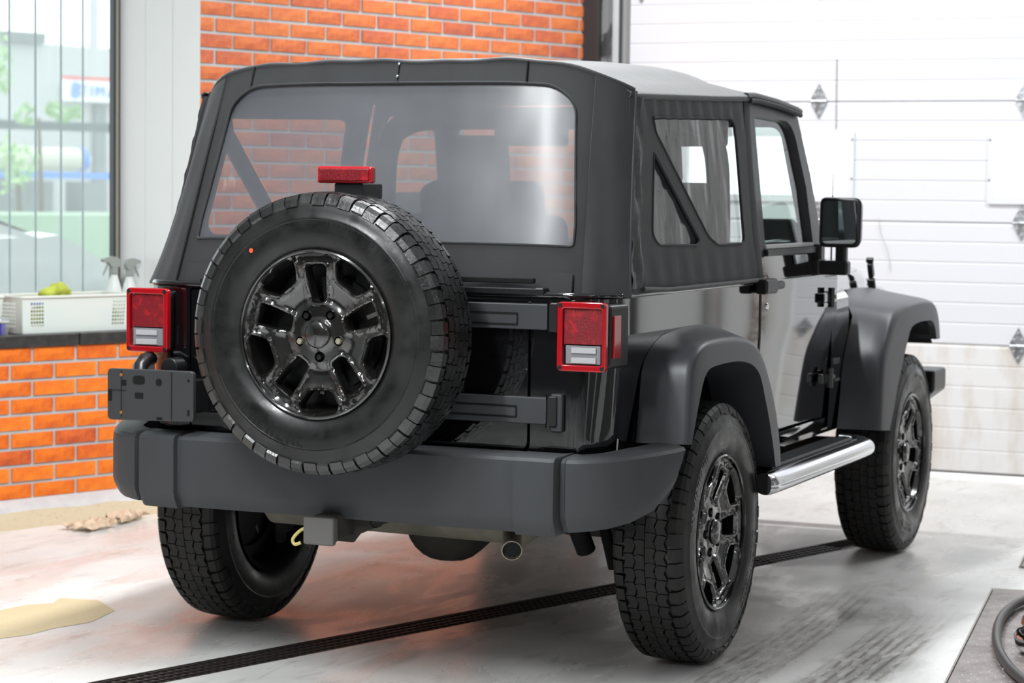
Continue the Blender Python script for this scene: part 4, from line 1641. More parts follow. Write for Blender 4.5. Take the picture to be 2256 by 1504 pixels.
def hinge(z0, z1, zi0, zi1, yend):
    mb = MB()
    mb.prism(rpoly([(-0.05, z0), (0.590, z0), (0.590, z1), (-0.05, z1)], 0.006, 2), lambda p: Vector((XR - 0.004, -p[0], p[1])), lambda p: Vector((XR - 0.024, -p[0], p[1])))
    h = mb.build('tailgate_hinge', M['plastic'], tail, bevel=0.004)
    mb = MB()
    fr = cdt(rpoly([(0.20, zi0 - 0.003), (0.500, zi0 - 0.003), (0.500, zi1 + 0.003), (0.20, zi1 + 0.003)], 0.004, 2),
             [rpoly([(0.205, zi0 + 0.002), (0.495, zi0 + 0.002), (0.495, zi1 - 0.002), (0.205, zi1 - 0.002)], 0.004, 2)], 0.2)
    mb.add([Vector((XR - 0.0255, -a_, z)) for a_, z in fr[0]], fr[1])
    mb.build('hinge_groove', M['matte_black'], h, solid=(0.001, 0))
    mb = MB()
    mb.box((XR - 0.014, -0.605, (z0 + z1) / 2), (0.024, 0.030, (z1 - z0) * 1.15))
    mb.build('hinge_bracket', M['black_plastic'], h, bevel=0.005)
    mb = MB()
    mb.tube([(XR - 0.016, -0.594, z0 - 0.008), (XR - 0.016, -0.594, z1 + 0.008)], 0.010, 12)
    mb.build('hinge_pin', M['paint'], h, smooth=50)


hinge(1.036, 1.108, 1.050, 1.080, 0.6)
hinge(0.770, 0.846, 0.789, 0.818, 0.6)
mb = MB()
mb.box((XR - 0.008, -0.615, 0.803), (0.022, 0.038, 0.108))
mb.build('hinge_plate', M['plastic'], car, bevel=0.006)
# soft top bottom retainer bar above the tailgate
mb = MB()
mb.box((XR + 0.012, -0.01, 1.142), (0.045, 1.12, 0.022))
mb.build('window_retainer', M['black_plastic'], car, bevel=0.006)
mb = MB()
mb.box((XR - 0.002, -0.01, 1.172), (0.018, 1.06, 0.016))
mb.build('retainer_bar', M['matte_black'], car, bevel=0.004)
# spare carrier
mb = MB()
mb.lathe([(XR - 0.004, 0.16), (XR - 0.05, 0.15), (XR - 0.11, 0.10), (XR - 0.11, 0.0001)], 32, 'X', (0, -0.02, 1.021))
mb.box((XR - 0.03, -0.02, 0.80), (0.05, 0.30, 0.10))
mb.build('spare_carrier', M['matte_black'], car, bevel=0.004)

# high brake lamp
hl = MB()
hl.prism(rpoly([(0.02, 1.18), (0.09, 1.18), (0.09, 1.44), (0.02, 1.44)], 0.008, 2), lambda p: Vector((-0.72, -p[0], p[1])), lambda p: Vector((-0.745, -p[0], p[1])))
hl.box((-0.80, -0.055, 1.418), (0.13, 0.090, 0.044))
hlo = hl.build('high_brake_lamp', M['black_plastic'], car, bevel=0.006)
mb = MB()
mb.box((-0.864, -0.049, 1.463), (0.030, 0.176, 0.048))
lens = mb.build('red_lens', M['red'], hlo, bevel=0.008, label='red rectangular lens')
mb = MB()
mb.box((-0.880, -0.049, 1.463), (0.006, 0.158, 0.034))
mb.build('lens_pattern', M['red_dark'], hlo, bevel=0.003)

# ---------------- tail lamps
for s in (1, -1):
    mb = MB()
    # housing from the corner of the tub to the lens
    mb.prism(rpoly([(0.640, 0.932), (0.776, 0.932), (0.776, 1.112), (0.640, 1.112)], 0.014, 3),
             lambda p: Vector((-0.560, s * (p[0] + 0.012), p[1])), lambda p: Vector((-0.672, s * p[0], p[1])))
    hs_ = mb.build('tail_lamp', M['black_plastic'], car, bevel=0.006)
    fr_o = rpoly([(0.630, 0.926), (0.776, 0.926), (0.776, 1.119), (0.630, 1.119)], 0.014, 3)
    fr_i = rpoly([(0.646, 0.944), (0.764, 0.944), (0.764, 1.101), (0.646, 1.101)], 0.008, 3)
    vs, fs = cdt(fr_o, [fr_i], 0.3)
    MB().add([Vector((-0.700, s * a_, z)) for a_, z in vs], fs).build('lens_frame', M['red'], hs_, solid=(0.022, 0), bevel=0.004)
    mb = MB()
    mb.box((-0.683, s * 0.705, 1.050), (0.034, 0.116, 0.098))
    mb.build('red_lens', M['red_dark'], hs_, bevel=0.002)
    mb = MB()
    mb.box((-0.683, s * 0.705, 0.972), (0.034, 0.104, 0.052))
    l2 = mb.build('reverse_lens', M['lens_grey'], hs_, bevel=0.002, label='clear reversing lens')
    mb = MB()
    for zz in (0.957, 0.985):
        mb.box((-0.702, s * 0.708, zz), (0.006, 0.074, 0.016))
    mb.build('lens_rib', M['lens_white'], hs_, bevel=0.001)
    mb = MB()
    mb.box((-0.635, s * 0.7785, 1.022), (0.055, 0.010, 0.120))
    mb.build('side_marker', M['red'], hs_, bevel=0.003)
    for (yy, zz) in ((0.640, 1.109), (0.766, 1.109), (0.640, 0.936), (0.766, 0.936)):
        mb = MB()
        mb.lathe([(-0.713, 0.0001), (-0.713, 0.006), (-0.708, 0.0065)], 12, 'X', (0, s * yy, zz))
        mb.build('lamp_screw', M['black_plastic'], hs_)

# ---------------- licence plate holder (empty of its plate)
lp = MB()
lp.prism(rpoly([(0.474, 0.735), (0.772, 0.728), (0.772, 0.882), (0.474, 0.884)], 0.014, 3), lambda p: Vector((-0.800, p[0], p[1])), lambda p: Vector((-0.818, p[0], p[1])))
lpo = lp.build('plate_holder', M['plate_plastic'], car, bevel=0.004)
for (y0, y1, z0, z1, rr_) in ((0.640, 0.682, 0.838, 0.864, 0.012), (0.582, 0.602, 0.836, 0.858, 0.010), (0.705, 0.724, 0.832, 0.850, 0.003), (0.646, 0.674, 0.796, 0.814, 0.003),
                              (0.755, 0.768, 0.785, 0.82, 0.003), (0.58, 0.60, 0.735, 0.744, 0.002), (0.487, 0.494, 0.752, 0.77, 0.002), (0.487, 0.494, 0.852, 0.86, 0.002)):
    mb = MB()
    mb.prism(rpoly([(y0, z0), (y1, z0), (y1, z1), (y0, z1)], rr_, 3), lambda p: Vector((-0.815, p[0], p[1])), lambda p: Vector((-0.8192, p[0], p[1])))
    mb.build('slot_hole', M['matte_black'], lpo)
mb = MB()
for yy in (0.722, 0.548):
    mb.box((-0.8185, yy, 0.808), (0.002, 0.003, 0.14))
mb.box((-0.8185, 0.735, 0.818), (0.002, 0.06, 0.002))
mb.build('moulded_rib', M['black_plastic'], lpo)
mb = MB()
for zz in (0.864, 0.752):
    mb.lathe([(-0.8205, 0.0001), (-0.8205, 0.005), (-0.817, 0.005)], 10, 'X', (0, 0.722, zz))
mb.build('rusty_clip', mat('rusty_clip_paint', (0.30, 0.12, 0.03), 0.6), lpo)
mb = MB()
mb.box((-0.73, 0.60, 0.80), (0.15, 0.16, 0.10))
mb.tube([(-0.69, 0.70, 0.905), (-0.74, 0.69, 0.905), (-0.785, 0.68, 0.885), (-0.80, 0.67, 0.86)], 0.022, 12)
mb.tube([(-0.69, 0.60, 0.885), (-0.75, 0.60, 0.885)], 0.030, 12)
mb.build('holder_bracket', M['black_plastic'], lpo, bevel=0.004)

# ---------------- rear bumper
path = [(-0.792, 0.0), (-0.792, 0.20), (-0.792, 0.54)]


def bumper_strip(stations, name, parent):
    """stations: (x, y, nx, ny, ztop, zbot, push) cross-section swept"""
    rows = []
    for (x, y, nx, ny, zt_, zb_, push) in stations:
        n_ = Vector((nx, ny, 0)).normalized()
        P = Vector((x, y, 0)) + n_ * push
        prof_ = [(-0.10, zt_ + 0.008), (-0.03, zt_ + 0.006), (-0.010, zt_ + 0.001), (-0.002, zt_ - 0.008), (0.0, zt_ - 0.03), (0.0, zb_ + 0.05),
                 (-0.004, zb_ + 0.035), (-0.016, zb_ + 0.012), (-0.024, zb_), (-0.06, zb_ - 0.004), (-0.10, zb_ + 0.0)]
        rows.append([P + n_ * d_ + Vector((0, 0, z_)) for d_, z_ in prof_])
    mb = MB()
    mb.grid(rows)
    m_ = len(rows[0])
    n0 = (len(rows) - 1) * m_
    mb.f += [tuple(range(m_)), tuple(range(n0 + m_ - 1, n0 - 1, -1))]
    return mb.build(name, M['plastic'], parent, smooth=28)


rb = empty('rear_bumper', parent=car)
rb['label'] = 'wide dark grey plastic rear bumper'
st_ = [(-0.793, y, -1, 0, 0.686, 0.476, 0.0) for y in np.linspace(-0.552, 0.552, 9)]
bumper_strip(st_, 'bumper_centre', rb)
for s in (1, -1):
    bl = [(-0.793, s * 0.542, -1, 0, 0.688, 0.474, -0.012), (-0.793, s * 0.546, -1, 0, 0.689, 0.472, 0.018), (-0.793, s * 0.656, -1, 0, 0.689, 0.474, 0.020), (-0.793, s * 0.666, -1, 0, 0.689, 0.478, 0.016), (-0.793, s * 0.673, -1, 0, 0.688, 0.480, -0.016)]
    bumper_strip(bl, 'bumper_block', rb)
    en = [(-0.790, s * 0.671, -1, 0, 0.684, 0.486, -0.014), (-0.790, s * 0.686, -1, 0, 0.686, 0.484, -0.012), (-0.790, s * 0.694, -1, 0, 0.686, 0.484, 0.0), (-0.785, s * 0.720, -1, s * 0.12, 0.686, 0.486, 0.0), (-0.768, s * 0.765, -1, s * 0.35, 0.688, 0.490, 0.0),
          (-0.735, s * 0.805, -0.8, s * 0.5, 0.690, 0.495, 0.0), (-0.660, s * 0.850, -0.62, s * 0.78, 0.693, 0.505, 0.0), (-0.575, s * 0.890, -0.40, s * 0.92, 0.697, 0.530, 0.0),
          (-0.490, s * 0.916, -0.25, s * 0.97, 0.700, 0.580, 0.0), (-0.445, s * 0.926, -0.2, s * 0.98, 0.702, 0.650, 0.0)]
    bumper_strip(en, 'bumper_end_cap', rb)
mb = MB()
mb.box((-0.70, 0, 0.600), (0.14, 1.5, 0.12))
mb.build('bumper_beam', M['matte_black'], rb)

# ---------------- fender flares
def arcpts(pts, n):
    P = catmull([(x, 0, z) for x, z in pts], 8)
    L_ = [0]
    for i in range(1, len(P)):
        L_.append(L_[-1] + (P[i] - P[i - 1]).length)
    xs = np.interp(np.linspace(0, L_[-1], n), L_, [p.x for p in P])
    zs = np.interp(np.linspace(0, L_[-1], n), L_, [p.z for p in P])
    return list(zip(xs, zs))


def flare(inner, ridge, lip, s, yin, name, yr=0.918, yl=0.926):
    n = 44
    A, B, C_ = arcpts(inner, n), arcpts(ridge, n), arcpts(lip, n)
    rows = []
    for i in range(n):
        t = i / (n - 1)
        ya = yin(t)
        a_ = Vector((A[i][0], ya, A[i][1]))
        b2 = Vector((B[i][0], yr, B[i][1]))
        c2 = Vector((C_[i][0], yl, C_[i][1]))
        p1, p3 = a_.lerp(b2, 0.86), b2.lerp(c2, 0.22)
        mid = p1 * 0.25 + b2 * 0.5 + p3 * 0.25
        m1 = p1 * 0.56 + b2 * 0.38 + p3 * 0.06
        m3 = p1 * 0.06 + b2 * 0.38 + p3 * 0.56
        ce = Vector((C_[i][0], yl - 0.018, C_[i][1]))
        inn = Vector((C_[i][0], ya - 0.02, C_[i][1]))
        row = [a_, a_.lerp(b2, 0.3), a_.lerp(b2, 0.6), p1, m1, mid, m3, p3, b2.lerp(c2, 0.6), c2, ce, inn]
        rows.append([(v.x, s * v.y, v.z) for v in row])
    mb = MB()
    mb.grid(rows)
    m_ = len(rows[0])
    n0 = (n - 1) * m_
    mb.f += [tuple(range(m_)), tuple(range(n0 + m_ - 1, n0 - 1, -1))]
    return mb.build(name, M['flare'], car, smooth=38)


ri = [(-0.428, 0.705), (-0.405, 0.83), (-0.387, 0.915), (-0.335, 0.962), (-0.212, 1.004), (0.048, 1.020), (0.300, 1.003), (0.43, 0.93), (0.52, 0.75), (0.57, 0.55)]
rrg = [(-0.429, 0.708), (-0.405, 0.85), (-0.378, 0.940), (-0.294, 0.983), (-0.139, 0.993), (0.096, 0.984), (0.248, 0.950), (0.354, 0.872), (0.455, 0.75), (0.512, 0.63), (0.530, 0.550)]
rl = [(-0.401, 0.706), (-0.331, 0.841), (-0.285, 0.898), (-0.203, 0.918), (0.055, 0.916), (0.225, 0.875), (0.312, 0.776), (0.390, 0.65), (0.435, 0.552)]
fi = [(1.755, 0.548), (1.790, 0.67), (1.826, 0.80), (1.962, 0.973), (2.073, 1.024), (2.232, 1.046), (2.5, 1.050), (2.78, 1.030), (2.86, 0.95), (2.88, 0.84)]
frg = [(1.809, 0.544), (1.815, 0.68), (1.835, 0.81), (1.92, 0.905), (2.014, 0.972), (2.142, 0.999), (2.30, 1.008), (2.5, 1.010), (2.679, 0.990), (2.765, 0.925), (2.797, 0.838)]
fli = [(1.928, 0.534), (1.985, 0.61), (2.041, 0.695), (2.11, 0.78), (2.172, 0.850), (2.239, 0.908), (2.36, 0.925), (2.50, 0.925), (2.60, 0.918), (2.655, 0.885), (2.680, 0.840)]
for s in (1, -1):
    f_ = flare(ri, rrg, rl, s, lambda t: 0.766, 'fender_flare')
    f_['label'] = 'wide dark rear fender flare'
    f_ = flare(fi, frg, fli, s, lambda t: 0.766 if t < 0.30 else 0.766 - min(1, (t - 0.30) / 0.16) * 0.12, 'fender_flare')
    f_['label'] = 'wide dark front fender flare'


# ---------------- doors
def side_y(z):
    return 0.767 - (0.0 if z < 1.13 else (z - 1.13) / 0.60 * 0.070)


for s in (-1, 1):
    k = -s  # parameter a = k*x keeps faces pointing outward for both sides
    lo = rpoly([(1.540, 0.606), (1.540, 1.118), (1.50, 1.20), (1.475, 1.215), (0.80, 1.222), (0.752, 1.20), (0.750, 0.70), (0.802, 0.606)], [0.06, 0.0, 0.02, 0.02, 0.02, 0.02, 0.05, 0.06])
    fn = lambda a_, z: Vector((a_ if s < 0 else -a_, s * (side_y(z) + 0.003 - (0.02 * (0.95 - z) / 0.35 if z < 0.95 else 0)), z))
    pl = [(x if s < 0 else -x, z) for x, z in lo]
    mb = sheet(pl, [], fn, 0.05)
    dr = mb.build('car_door', M['paint'], car, solid=(0.045, -1), bevel=0.006, recalc=False, seg=3)
    dr['label'] = 'gloss black car door with framed glass'
    # upper frame
    up = rpoly([(0.752, 1.19), (1.545, 1.19), (1.545, 1.24), (1.465, 1.500), (1.355, 1.725), (1.28, 1.733), (0.812, 1.742), (0.790, 1.735)], [0, 0, 0.02, 0.0, 0.03, 0.0, 0.02, 0.01])
    wi = rpoly([(0.835, 1.235), (1.420, 1.238), (1.395, 1.45), (1.312, 1.640), (1.245, 1.680), (0.845, 1.690)], [0.03, 0.015, 0.0, 0.05, 0.05, 0.03])
    if s > 0:
        up = [(-x, z) for x, z in up]
        wi = [(-x, z) for x, z in wi]
    mb = sheet(up, [wi], lambda a_, z: Vector((a_ if s < 0 else -a_, s * (side_y(z) + 0.0015), z)), 0.06)
    mb.build('door_frame', M['flare'], dr, solid=(0.030, -1), bevel=0.006, recalc=False)
    mb = sheet(wi, [], lambda a_, z: Vector((a_ if s < 0 else -a_, s * (side_y(z) - 0.018), z)), 0.2)
    mb.build('door_glass', M['glass'], dr, recalc=False)
    mb = MB()
    mb.box((1.12, s * 0.758, 1.226), (0.62, 0.030, 0.022))
    mb.build('belt_moulding', M['black_plastic'], dr, bevel=0.004)
    mb = MB()
    mb.box((1.115, s * 0.752, 1.2455), (0.58, 0.022, 0.016))
    mb.build('belt_strip', M['rail'], dr, bevel=0.004)
    mb = MB()
    mb.tube([(0.86, s * 0.700, 1.250), (1.1, s * 0.700, 1.256), (1.40, s * 0.700, 1.258)], 0.010, 8)
    mb.build('inner_rail', M['chrome'], dr, smooth=50)
    # handle
    mb = MB()
    mb.lathe([(0.0, 0.045), (0.004, 0.044), (0.004, 0.0001)], 24, 'Y', (0.80, s * 0.768 - 0.002, 1.108))
    h = mb.build('handle_cup', M['matte_black'], dr, smooth=50)
    mb = MB()
    mb.box((0.735, s * 0.793, 1.118), (0.130, 0.045, 0.050))
    mb.box((0.845, s * 0.796, 1.118), (0.12, 0.026, 0.028))
    mb.build('door_handle', M['black_plastic'], dr, bevel=0.010)
    mb = MB()
    mb.tube([(0.90, s * 0.800, 1.118), (0.905, s * 0.785, 1.118)], 0.012, 10)
    mb.build('handle_button', M['chrome'], dr, smooth=50)
    mb = MB()
    mb.lathe([(0, 0.013), (s * 0.004, 0.011), (s * 0.004, 0.0001)], 20, 'Y', (0.815, s * 0.770, 1.046))
    mb.build('key_lock', M['chrome'], dr, smooth=50)
    for zz in (1.050, 0.755):
        mb = MB()
        mb.box((1.505, s * 0.778, zz), (0.085, 0.022, 0.036))
        mb.box((1.600, s * 0.778, zz), (0.080, 0.020, 0.046))
        h_ = mb.build('door_hinge', M['paint'], dr, bevel=0.005)
        mb = MB()
        mb.tube([(1.553, s * 0.790, zz - 0.036), (1.553, s * 0.790, zz + 0.036)], 0.013, 12)
        mb.build('hinge_pin', M['paint'], h_, smooth=50)
        mb = MB()
        for xx in (1.575, 1.615):
            mb.lathe([(s * 0.786, 0.009), (s * 0.792, 0.008), (s * 0.793, 0.0001)], 6, 'Y', (xx, 0, zz))
        mb.build('hinge_bolt', M['steel'], h_)
    # mirror
    mr_ = MB()
    mr_.box((1.43, s * 0.812, 1.163), (0.055, 0.150, 0.052))
    mr_.box((1.44, s * 0.757, 1.165), (0.09, 0.06, 0.062))
    mr_.box((1.44, s * 0.762, 1.212), (0.06, 0.050, 0.07))
    mr_.box((1.43, s * 0.858, 1.205), (0.042, 0.040, 0.09))
    mo = mr_.build('door_mirror', M['black_plastic'], dr, bevel=0.010, seg=3)
    mb = MB()
    mb.prism(rpoly([(0.776, 1.234), (0.932, 1.234), (0.934, 1.416), (0.778, 1.418)], 0.028, 5), lambda p: Vector((1.405, s * p[0], p[1])), lambda p: Vector((1.49, s * (0.855 + (p[0] - 0.855) * 0.8), 1.325 + (p[1] - 1.325) * 0.85)))
    mb.build('mirror_housing', M['black_plastic'], dr, bevel=0.012, seg=4)
    mb = MB()
    mb.prism(rpoly([(0.792, 1.250), (0.916, 1.250), (0.918, 1.402), (0.794, 1.402)], 0.018, 4), lambda p: Vector((1.4035, s * p[0], p[1])), lambda p: Vector((1.402, s * p[0], p[1])))
    mg = mb.build('mirror_glass', M['mirror'], dr)

# rocker, cowl and front fenders, hood
for s in (-1, 1):
    mb = MB()
    mb.grid([[(x, s * 0.752, 0.600), (x, s * 0.748, 0.565), (x, s * 0.728, 0.538), (x, s * 0.68, 0.532)] for x in np.linspace(0.56, 1.76, 8)])
    mb.build('rocker_panel', M['paint'], car, smooth=40)
    mb = MB()
    # fender side behind the front wheel and along the hood
    mb.grid([[(x, s * y, z) for (y, z) in ((0.755, 0.545), (0.764, 0.80), (0.764, 0.98), (0.760, 1.040), (0.742, 1.065), (0.66, 1.075))] for x in (1.66, 1.72, 1.80, 1.90)])
    mb.grid([[(x, s * y, z) for (y, z) in ((0.66, 0.94), (0.655, 1.025), (0.63, 1.042), (0.55, 1.045))] for x in (1.90, 2.1, 2.3, 2.5, 2.7, 2.9)])
    mb.build('front_fender', M['paint'], car, smooth=35)
mb = MB()
rows = []
for x in np.linspace(1.60, 2.93, 16):
    t = (x - 1.60) / 1.33
    hw = 0.735 - 0.155 * t
    zc = 1.215 - 0.050 * t - 0.03 * t * t
    drop = 0.0 if t < 0.93 else (t - 0.93) / 0.07 * 0.05
    rows.append([(x, s_ * hw * f, zc - drop - dzv) for s_, f, dzv in ((-1, 1.0, 0.135), (-1, 0.995, 0.075), (-1, 0.965, 0.038), (-1, 0.90, 0.018), (-1, 0.6, 0.006), (-1, 0.3, 0.0), (1, 0.0, -0.004), (1, 0.3, 0.0), (1, 0.6, 0.006), (1, 0.90, 0.018), (1, 0.965, 0.038), (1, 0.995, 0.075), (1, 1.0, 0.135))])
mb.grid(rows)
hood = mb.build('hood', M['paint'], car, smooth=50, solid=(0.01, -1))
for s in (-1, 1):
    mb = MB()
    c0 = Vector((2.70, s * 0.640, 1.082))
    mb.box(c0 + Vector((0, 0, 0.035)), (0.030, 0.022, 0.065), Matrix.Rotation(R(-28), 3, 'Y'))
    mb.box(c0 + Vector((0.02, 0, -0.025)), (0.022, 0.03, 0.05), Matrix.Rotation(R(-28), 3, 'Y'))
    mb.box(c0 + Vector((0.035, s * 0.006, -0.052)), (0.045, 0.04, 0.016))
    mb.box(c0 + Vector((-0.02, 0, 0.075)), (0.02, 0.03, 0.02), Matrix.Rotation(R(-28), 3, 'Y'))
    mb.build('hood_latch', M['black_plastic'], hood, bevel=0.004)
# front clip: grille, bumper, lamps
mb = MB()
mb.box((2.92, 0, 0.88), (0.07, 1.16, 0.40))
grl = mb.build('grille', M['paint'], car, bevel=0.03)
for i in range(7):
    mb = MB()
    mb.box((2.957, -0.21 + 0.07 * i, 0.90), (0.01, 0.035, 0.24))
    mb.build('grille_slot', M['matte_black'], grl, bevel=0.006)
for s in (-1, 1):
    mb = MB()
    mb.lathe([(2.95, 0.095), (2.965, 0.092), (2.97, 0.0001)], 24, 'X', (0, s * 0.40, 0.92))
    mb.build('headlamp', M['lens_white'], grl, smooth=50)
mb = MB()
mb.prism([(-0.885, 0.70), (0.885, 0.70), (0.885, 0.61), (0.80, 0.545), (-0.80, 0.545), (-0.885, 0.61)], lambda p: Vector((2.98, p[0], p[1])), lambda p: Vector((3.06, p[0], p[1])))
mb.prism([(-0.885, 0.70), (-0.70, 0.70), (-0.70, 0.56), (-0.80, 0.545), (-0.885, 0.61)], lambda p: Vector((2.84, p[0], p[1])), lambda p: Vector((3.0, p[0], p[1])))
mb.prism([(0.885, 0.70), (0.70, 0.70), (0.70, 0.56), (0.80, 0.545), (0.885, 0.61)], lambda p: Vector((2.84, p[0], p[1])), lambda p: Vector((3.0, p[0], p[1])))
mb.build('front_bumper', M['black_plastic'], car, bevel=0.012)
# fender badge: two short lines of raised lettering
for txt, zz, szz, xx in (('SPORT', 0.805, 0.030, 1.715), ('WRANGLER', 0.735, 0.015, 1.72)):
    tm = text_mesh(txt, szz, 0.0015)
    o = tm.build('badge', M['badge'], car)
    o.matrix_local = Matrix.Translation((xx, -0.7705, zz)) @ Matrix.Rotation(R(90), 4, 'X')
# antenna
mb = MB()
mb.tube([(1.70, -0.745, 1.07), (1.70, -0.745, 1.10), (1.705, -0.745, 1.50)], [0.010, 0.004, 0.002], 6)
mb.build('antenna', M['black_plastic'], car, smooth=50)

# windscreen frame
wf = rpoly([(-0.735, 1.17), (0.735, 1.17), (0.690, 1.730), (-0.690, 1.730)], [0.02, 0.02, 0.05, 0.05])
wg = rpoly([(-0.675, 1.235), (0.675, 1.235), (0.635, 1.672), (-0.635, 1.672)], 0.04)


def wsf(a_, z, off=0.0):
    t = (z - 1.17) / 0.56
    return Vector((1.600 - 0.235 * t + off, a_, z))


mb = sheet(wf, [wg], wsf, 0.15)
wso = mb.build('windscreen_frame', M['paint'], car, solid=(0.045, 0), bevel=0.008)
mb = sheet(wg, [], lambda a_, z: wsf(a_, z, 0.0), 0.4)
mb.build('windscreen', M['glass'], wso, recalc=False)
mb = MB()
mb.prism(rpoly([(-0.46, 1.60), (-0.16, 1.60), (-0.16, 1.70), (-0.46, 1.70)], 0.01, 2), lambda p: Vector((1.32, p[0], p[1])), lambda p: Vector((1.31, p[0], p[1] - 0.01)))
mb.prism(rpoly([(0.16, 1.60), (0.46, 1.60), (0.46, 1.70), (0.16, 1.70)], 0.01, 2), lambda p: Vector((1.32, p[0], p[1])), lambda p: Vector((1.31, p[0], p[1] - 0.01)))
mb.box((1.33, 0, 1.60), (0.03, 0.20, 0.06))
mb.build('sun_visor', M['seat'], wso, bevel=0.004)

# ---------------- soft top
ZB2 = 1.136


def ztop(sn):
    return 1.802 - 0.088 * abs(sn) ** 6


def rearP(sn, t, off=0.0):
    """sn -1..1 across (+ is left), t 0..1 up"""
    yw = 0.772 - 0.062 * t
    z = ZB2 + t * (ztop(sn) - ZB2)
    xr_ = -0.630 + 0.178 * t
    x = xr_ + 0.105 * abs(sn) ** 7 - off
    wr = 0.003 * math.sin(sn * 14 + t * 5) * (1 - t * 0.5)
    return Vector((x + wr * 0.6, yw * sn - 0.012 * t, z))


top = empty('soft_top', parent=car)
top['label'] = 'black fabric soft top with clear vinyl windows'
wr_ = rpoly([(-0.812, 0.205), (0.812, 0.205), (0.815, 0.30), (0.790, 0.84), (0.70, 0.905), (-0.70, 0.905), (-0.790, 0.84), (-0.815, 0.30)], [0.02, 0.02, 0.0, 0.10, 0.12, 0.12, 0.10, 0.0], 8)
# a = -sn so the sheet faces backwards
mb = sheet([(-0.995, 0), (0.995, 0), (0.995, 1.0), (-0.995, 1.0)], [wr_], lambda a_, t: rearP(-a_, t), 0.04)
mb.build('rear_panel', M['fabric'], top, smooth=60, solid=(0.006, -1), recalc=False)
mb = sheet([(-0.84, 0.18), (0.84, 0.18), (0.82, 0.93), (-0.82, 0.93)], [], lambda a_, t: rearP(-a_, t, -0.010), 0.08)
mb.build('rear_window', M['vinyl_rear'], top, smooth=60, recalc=False)
# raised hem around the rear window
mb = MB()
hem = [rearP(-a_, t, 0.000) for a_, t in resample(wr_, 0.04)]
mb.tube(hem + [hem[0]], 0.004, 6, caps=False)
mb.build('window_hem', M['fabric'], top, smooth=60)
# corner flaps that stand proud of the rear panel
for s in (-1, 1):
    rows = []
    for i in range(15):
        t = i / 14 * 1.0
        row = []
        for j in range(7):
            q = j / 6
            s0 = 0.86
            sn = s * (s0 + (1.0 - s0) * q)
            bul = (0.018 * math.sin(min(1, q * 1.6) * PI * 0.5) * (1 - q) + 0.012 * (1 - t) * (1 - q) + 0.005 * math.sin(q * 9 + t * 3)) * min(1, (1.0 - t) * 3.5)
            p = rearP(sn, t * 0.99, 0.005 + bul)
            fl_ = (1 - t) ** 5
            p.y += s * q * 0.034 * fl_ * (1.0 if s > 0 else 0.25)
            p.z -= 0.010 * fl_ * q
            row.append(p)
        rows.append(row)
    mb = MB()
    mb.grid(rows)
    mb.build('corner_flap', M['fabric'], top, smooth=60, solid=(0.006, 0))
    # piping around the corner edge
    mb = MB()
    mb.tube([rearP(s * 0.998, t, 0.004) + Vector((0, s * 0.034 * (1 - t) ** 5 * (1.0 if s > 0 else 0.25), -0.010 * (1 - t) ** 5)) for t in np.linspace(0, 1.0, 24)], 0.0055, 6)
    mb.build('piping', M['fabric_wet'], top, smooth=60)
# seams and snaps on the header
for sn in (0.70, -0.58):
    mb = MB()
    mb.tube([rearP(sn, t, 0.004) for t in (0.915, 0.95, 1.0)], 0.003, 6)
    mb.build('seam', M['matte_black'], top)
mb = MB()
mb.tube([rearP(0.0, t, 0.002) for t in (0.92, 0.96, 1.0)], 0.002, 6)
mb.build('seam', M['matte_black'], top)
for t in (0.935, 0.99):
    mb = MB()
    p = rearP(0.0, t, 0.004)
    mb.lathe([(0.0, 0.005), (-0.004, 0.004), (-0.005, 0.0001)], 12, 'X', p)
    mb.build('snap', M['chrome'], top, smooth=50)
# lower window flap (double hem) under the vinyl
mb = MB()
mb.grid([[rearP(sn, t, 0.006 + 0.004 * math.sin(sn * 20)) for sn in np.linspace(-0.82, 0.82, 40)] for t in (0.0, 0.03, 0.06, 0.09)])
mb.build('bottom_hem', M['fabric'], top, smooth=60, solid=(0.006, 0))


def zrail(x):
    return float(np.interp(x, [-0.40, -0.36, 0.086, 0.45, 0.72, 0.83, 1.10, 1.34, 1.42], [1.718, 1.712, 1.726, 1.738, 1.749, 1.755, 1.745, 1.727, 1.715]))


def zcrown(x):
    return float(np.interp(x, [-0.48, -0.30, 0.0, 0.30, 0.55, 0.66, 0.76, 0.86, 1.10, 1.36, 1.42], [1.800, 1.812, 1.828, 1.842, 1.848, 1.842, 1.815, 1.795, 1.782, 1.760, 1.742]))


def roofP(x, v):
    yw = 0.704
    zr_, zc_ = zrail(x), zcrown(x)
    sag = 0.010 * math.exp(-((abs(v) - 0.86) / 0.07) ** 2) * (1 if x < 0.72 else 0.3)
    z = zr_ + (zc_ - zr_) * (1 - abs(v) ** 4.5) - sag
    wav = 0.003 * math.sin(x * 9 + v * 3) * (1 - abs(v))
    return Vector((x, yw * v, z + wav))


rows = []
for x in np.linspace(-0.36, 1.40, 60):
    rows.append([roofP(x, v) for v in np.linspace(-1, 1, 41)])
# join to the rear header
hdr = []
for v in np.linspace(-1, 1, 41):
    p = rearP(v * 0.995, 1.0)
    hdr.append(Vector((p.x, p.y, p.z)))
mid = []
for a_, b2 in zip(hdr, rows[0]):
    m_ = a_.lerp(b2, 0.5)
    m_.z = max(a_.z, b2.z) * 0.6 + min(a_.z, b2.z) * 0.4 + 0.003
    mid.append(m_)
mb = MB()
mb.grid([hdr, mid] + rows)
mb.build('roof_fabric', M['fabric_wet'], top, smooth=60, solid=(0.006, 0))
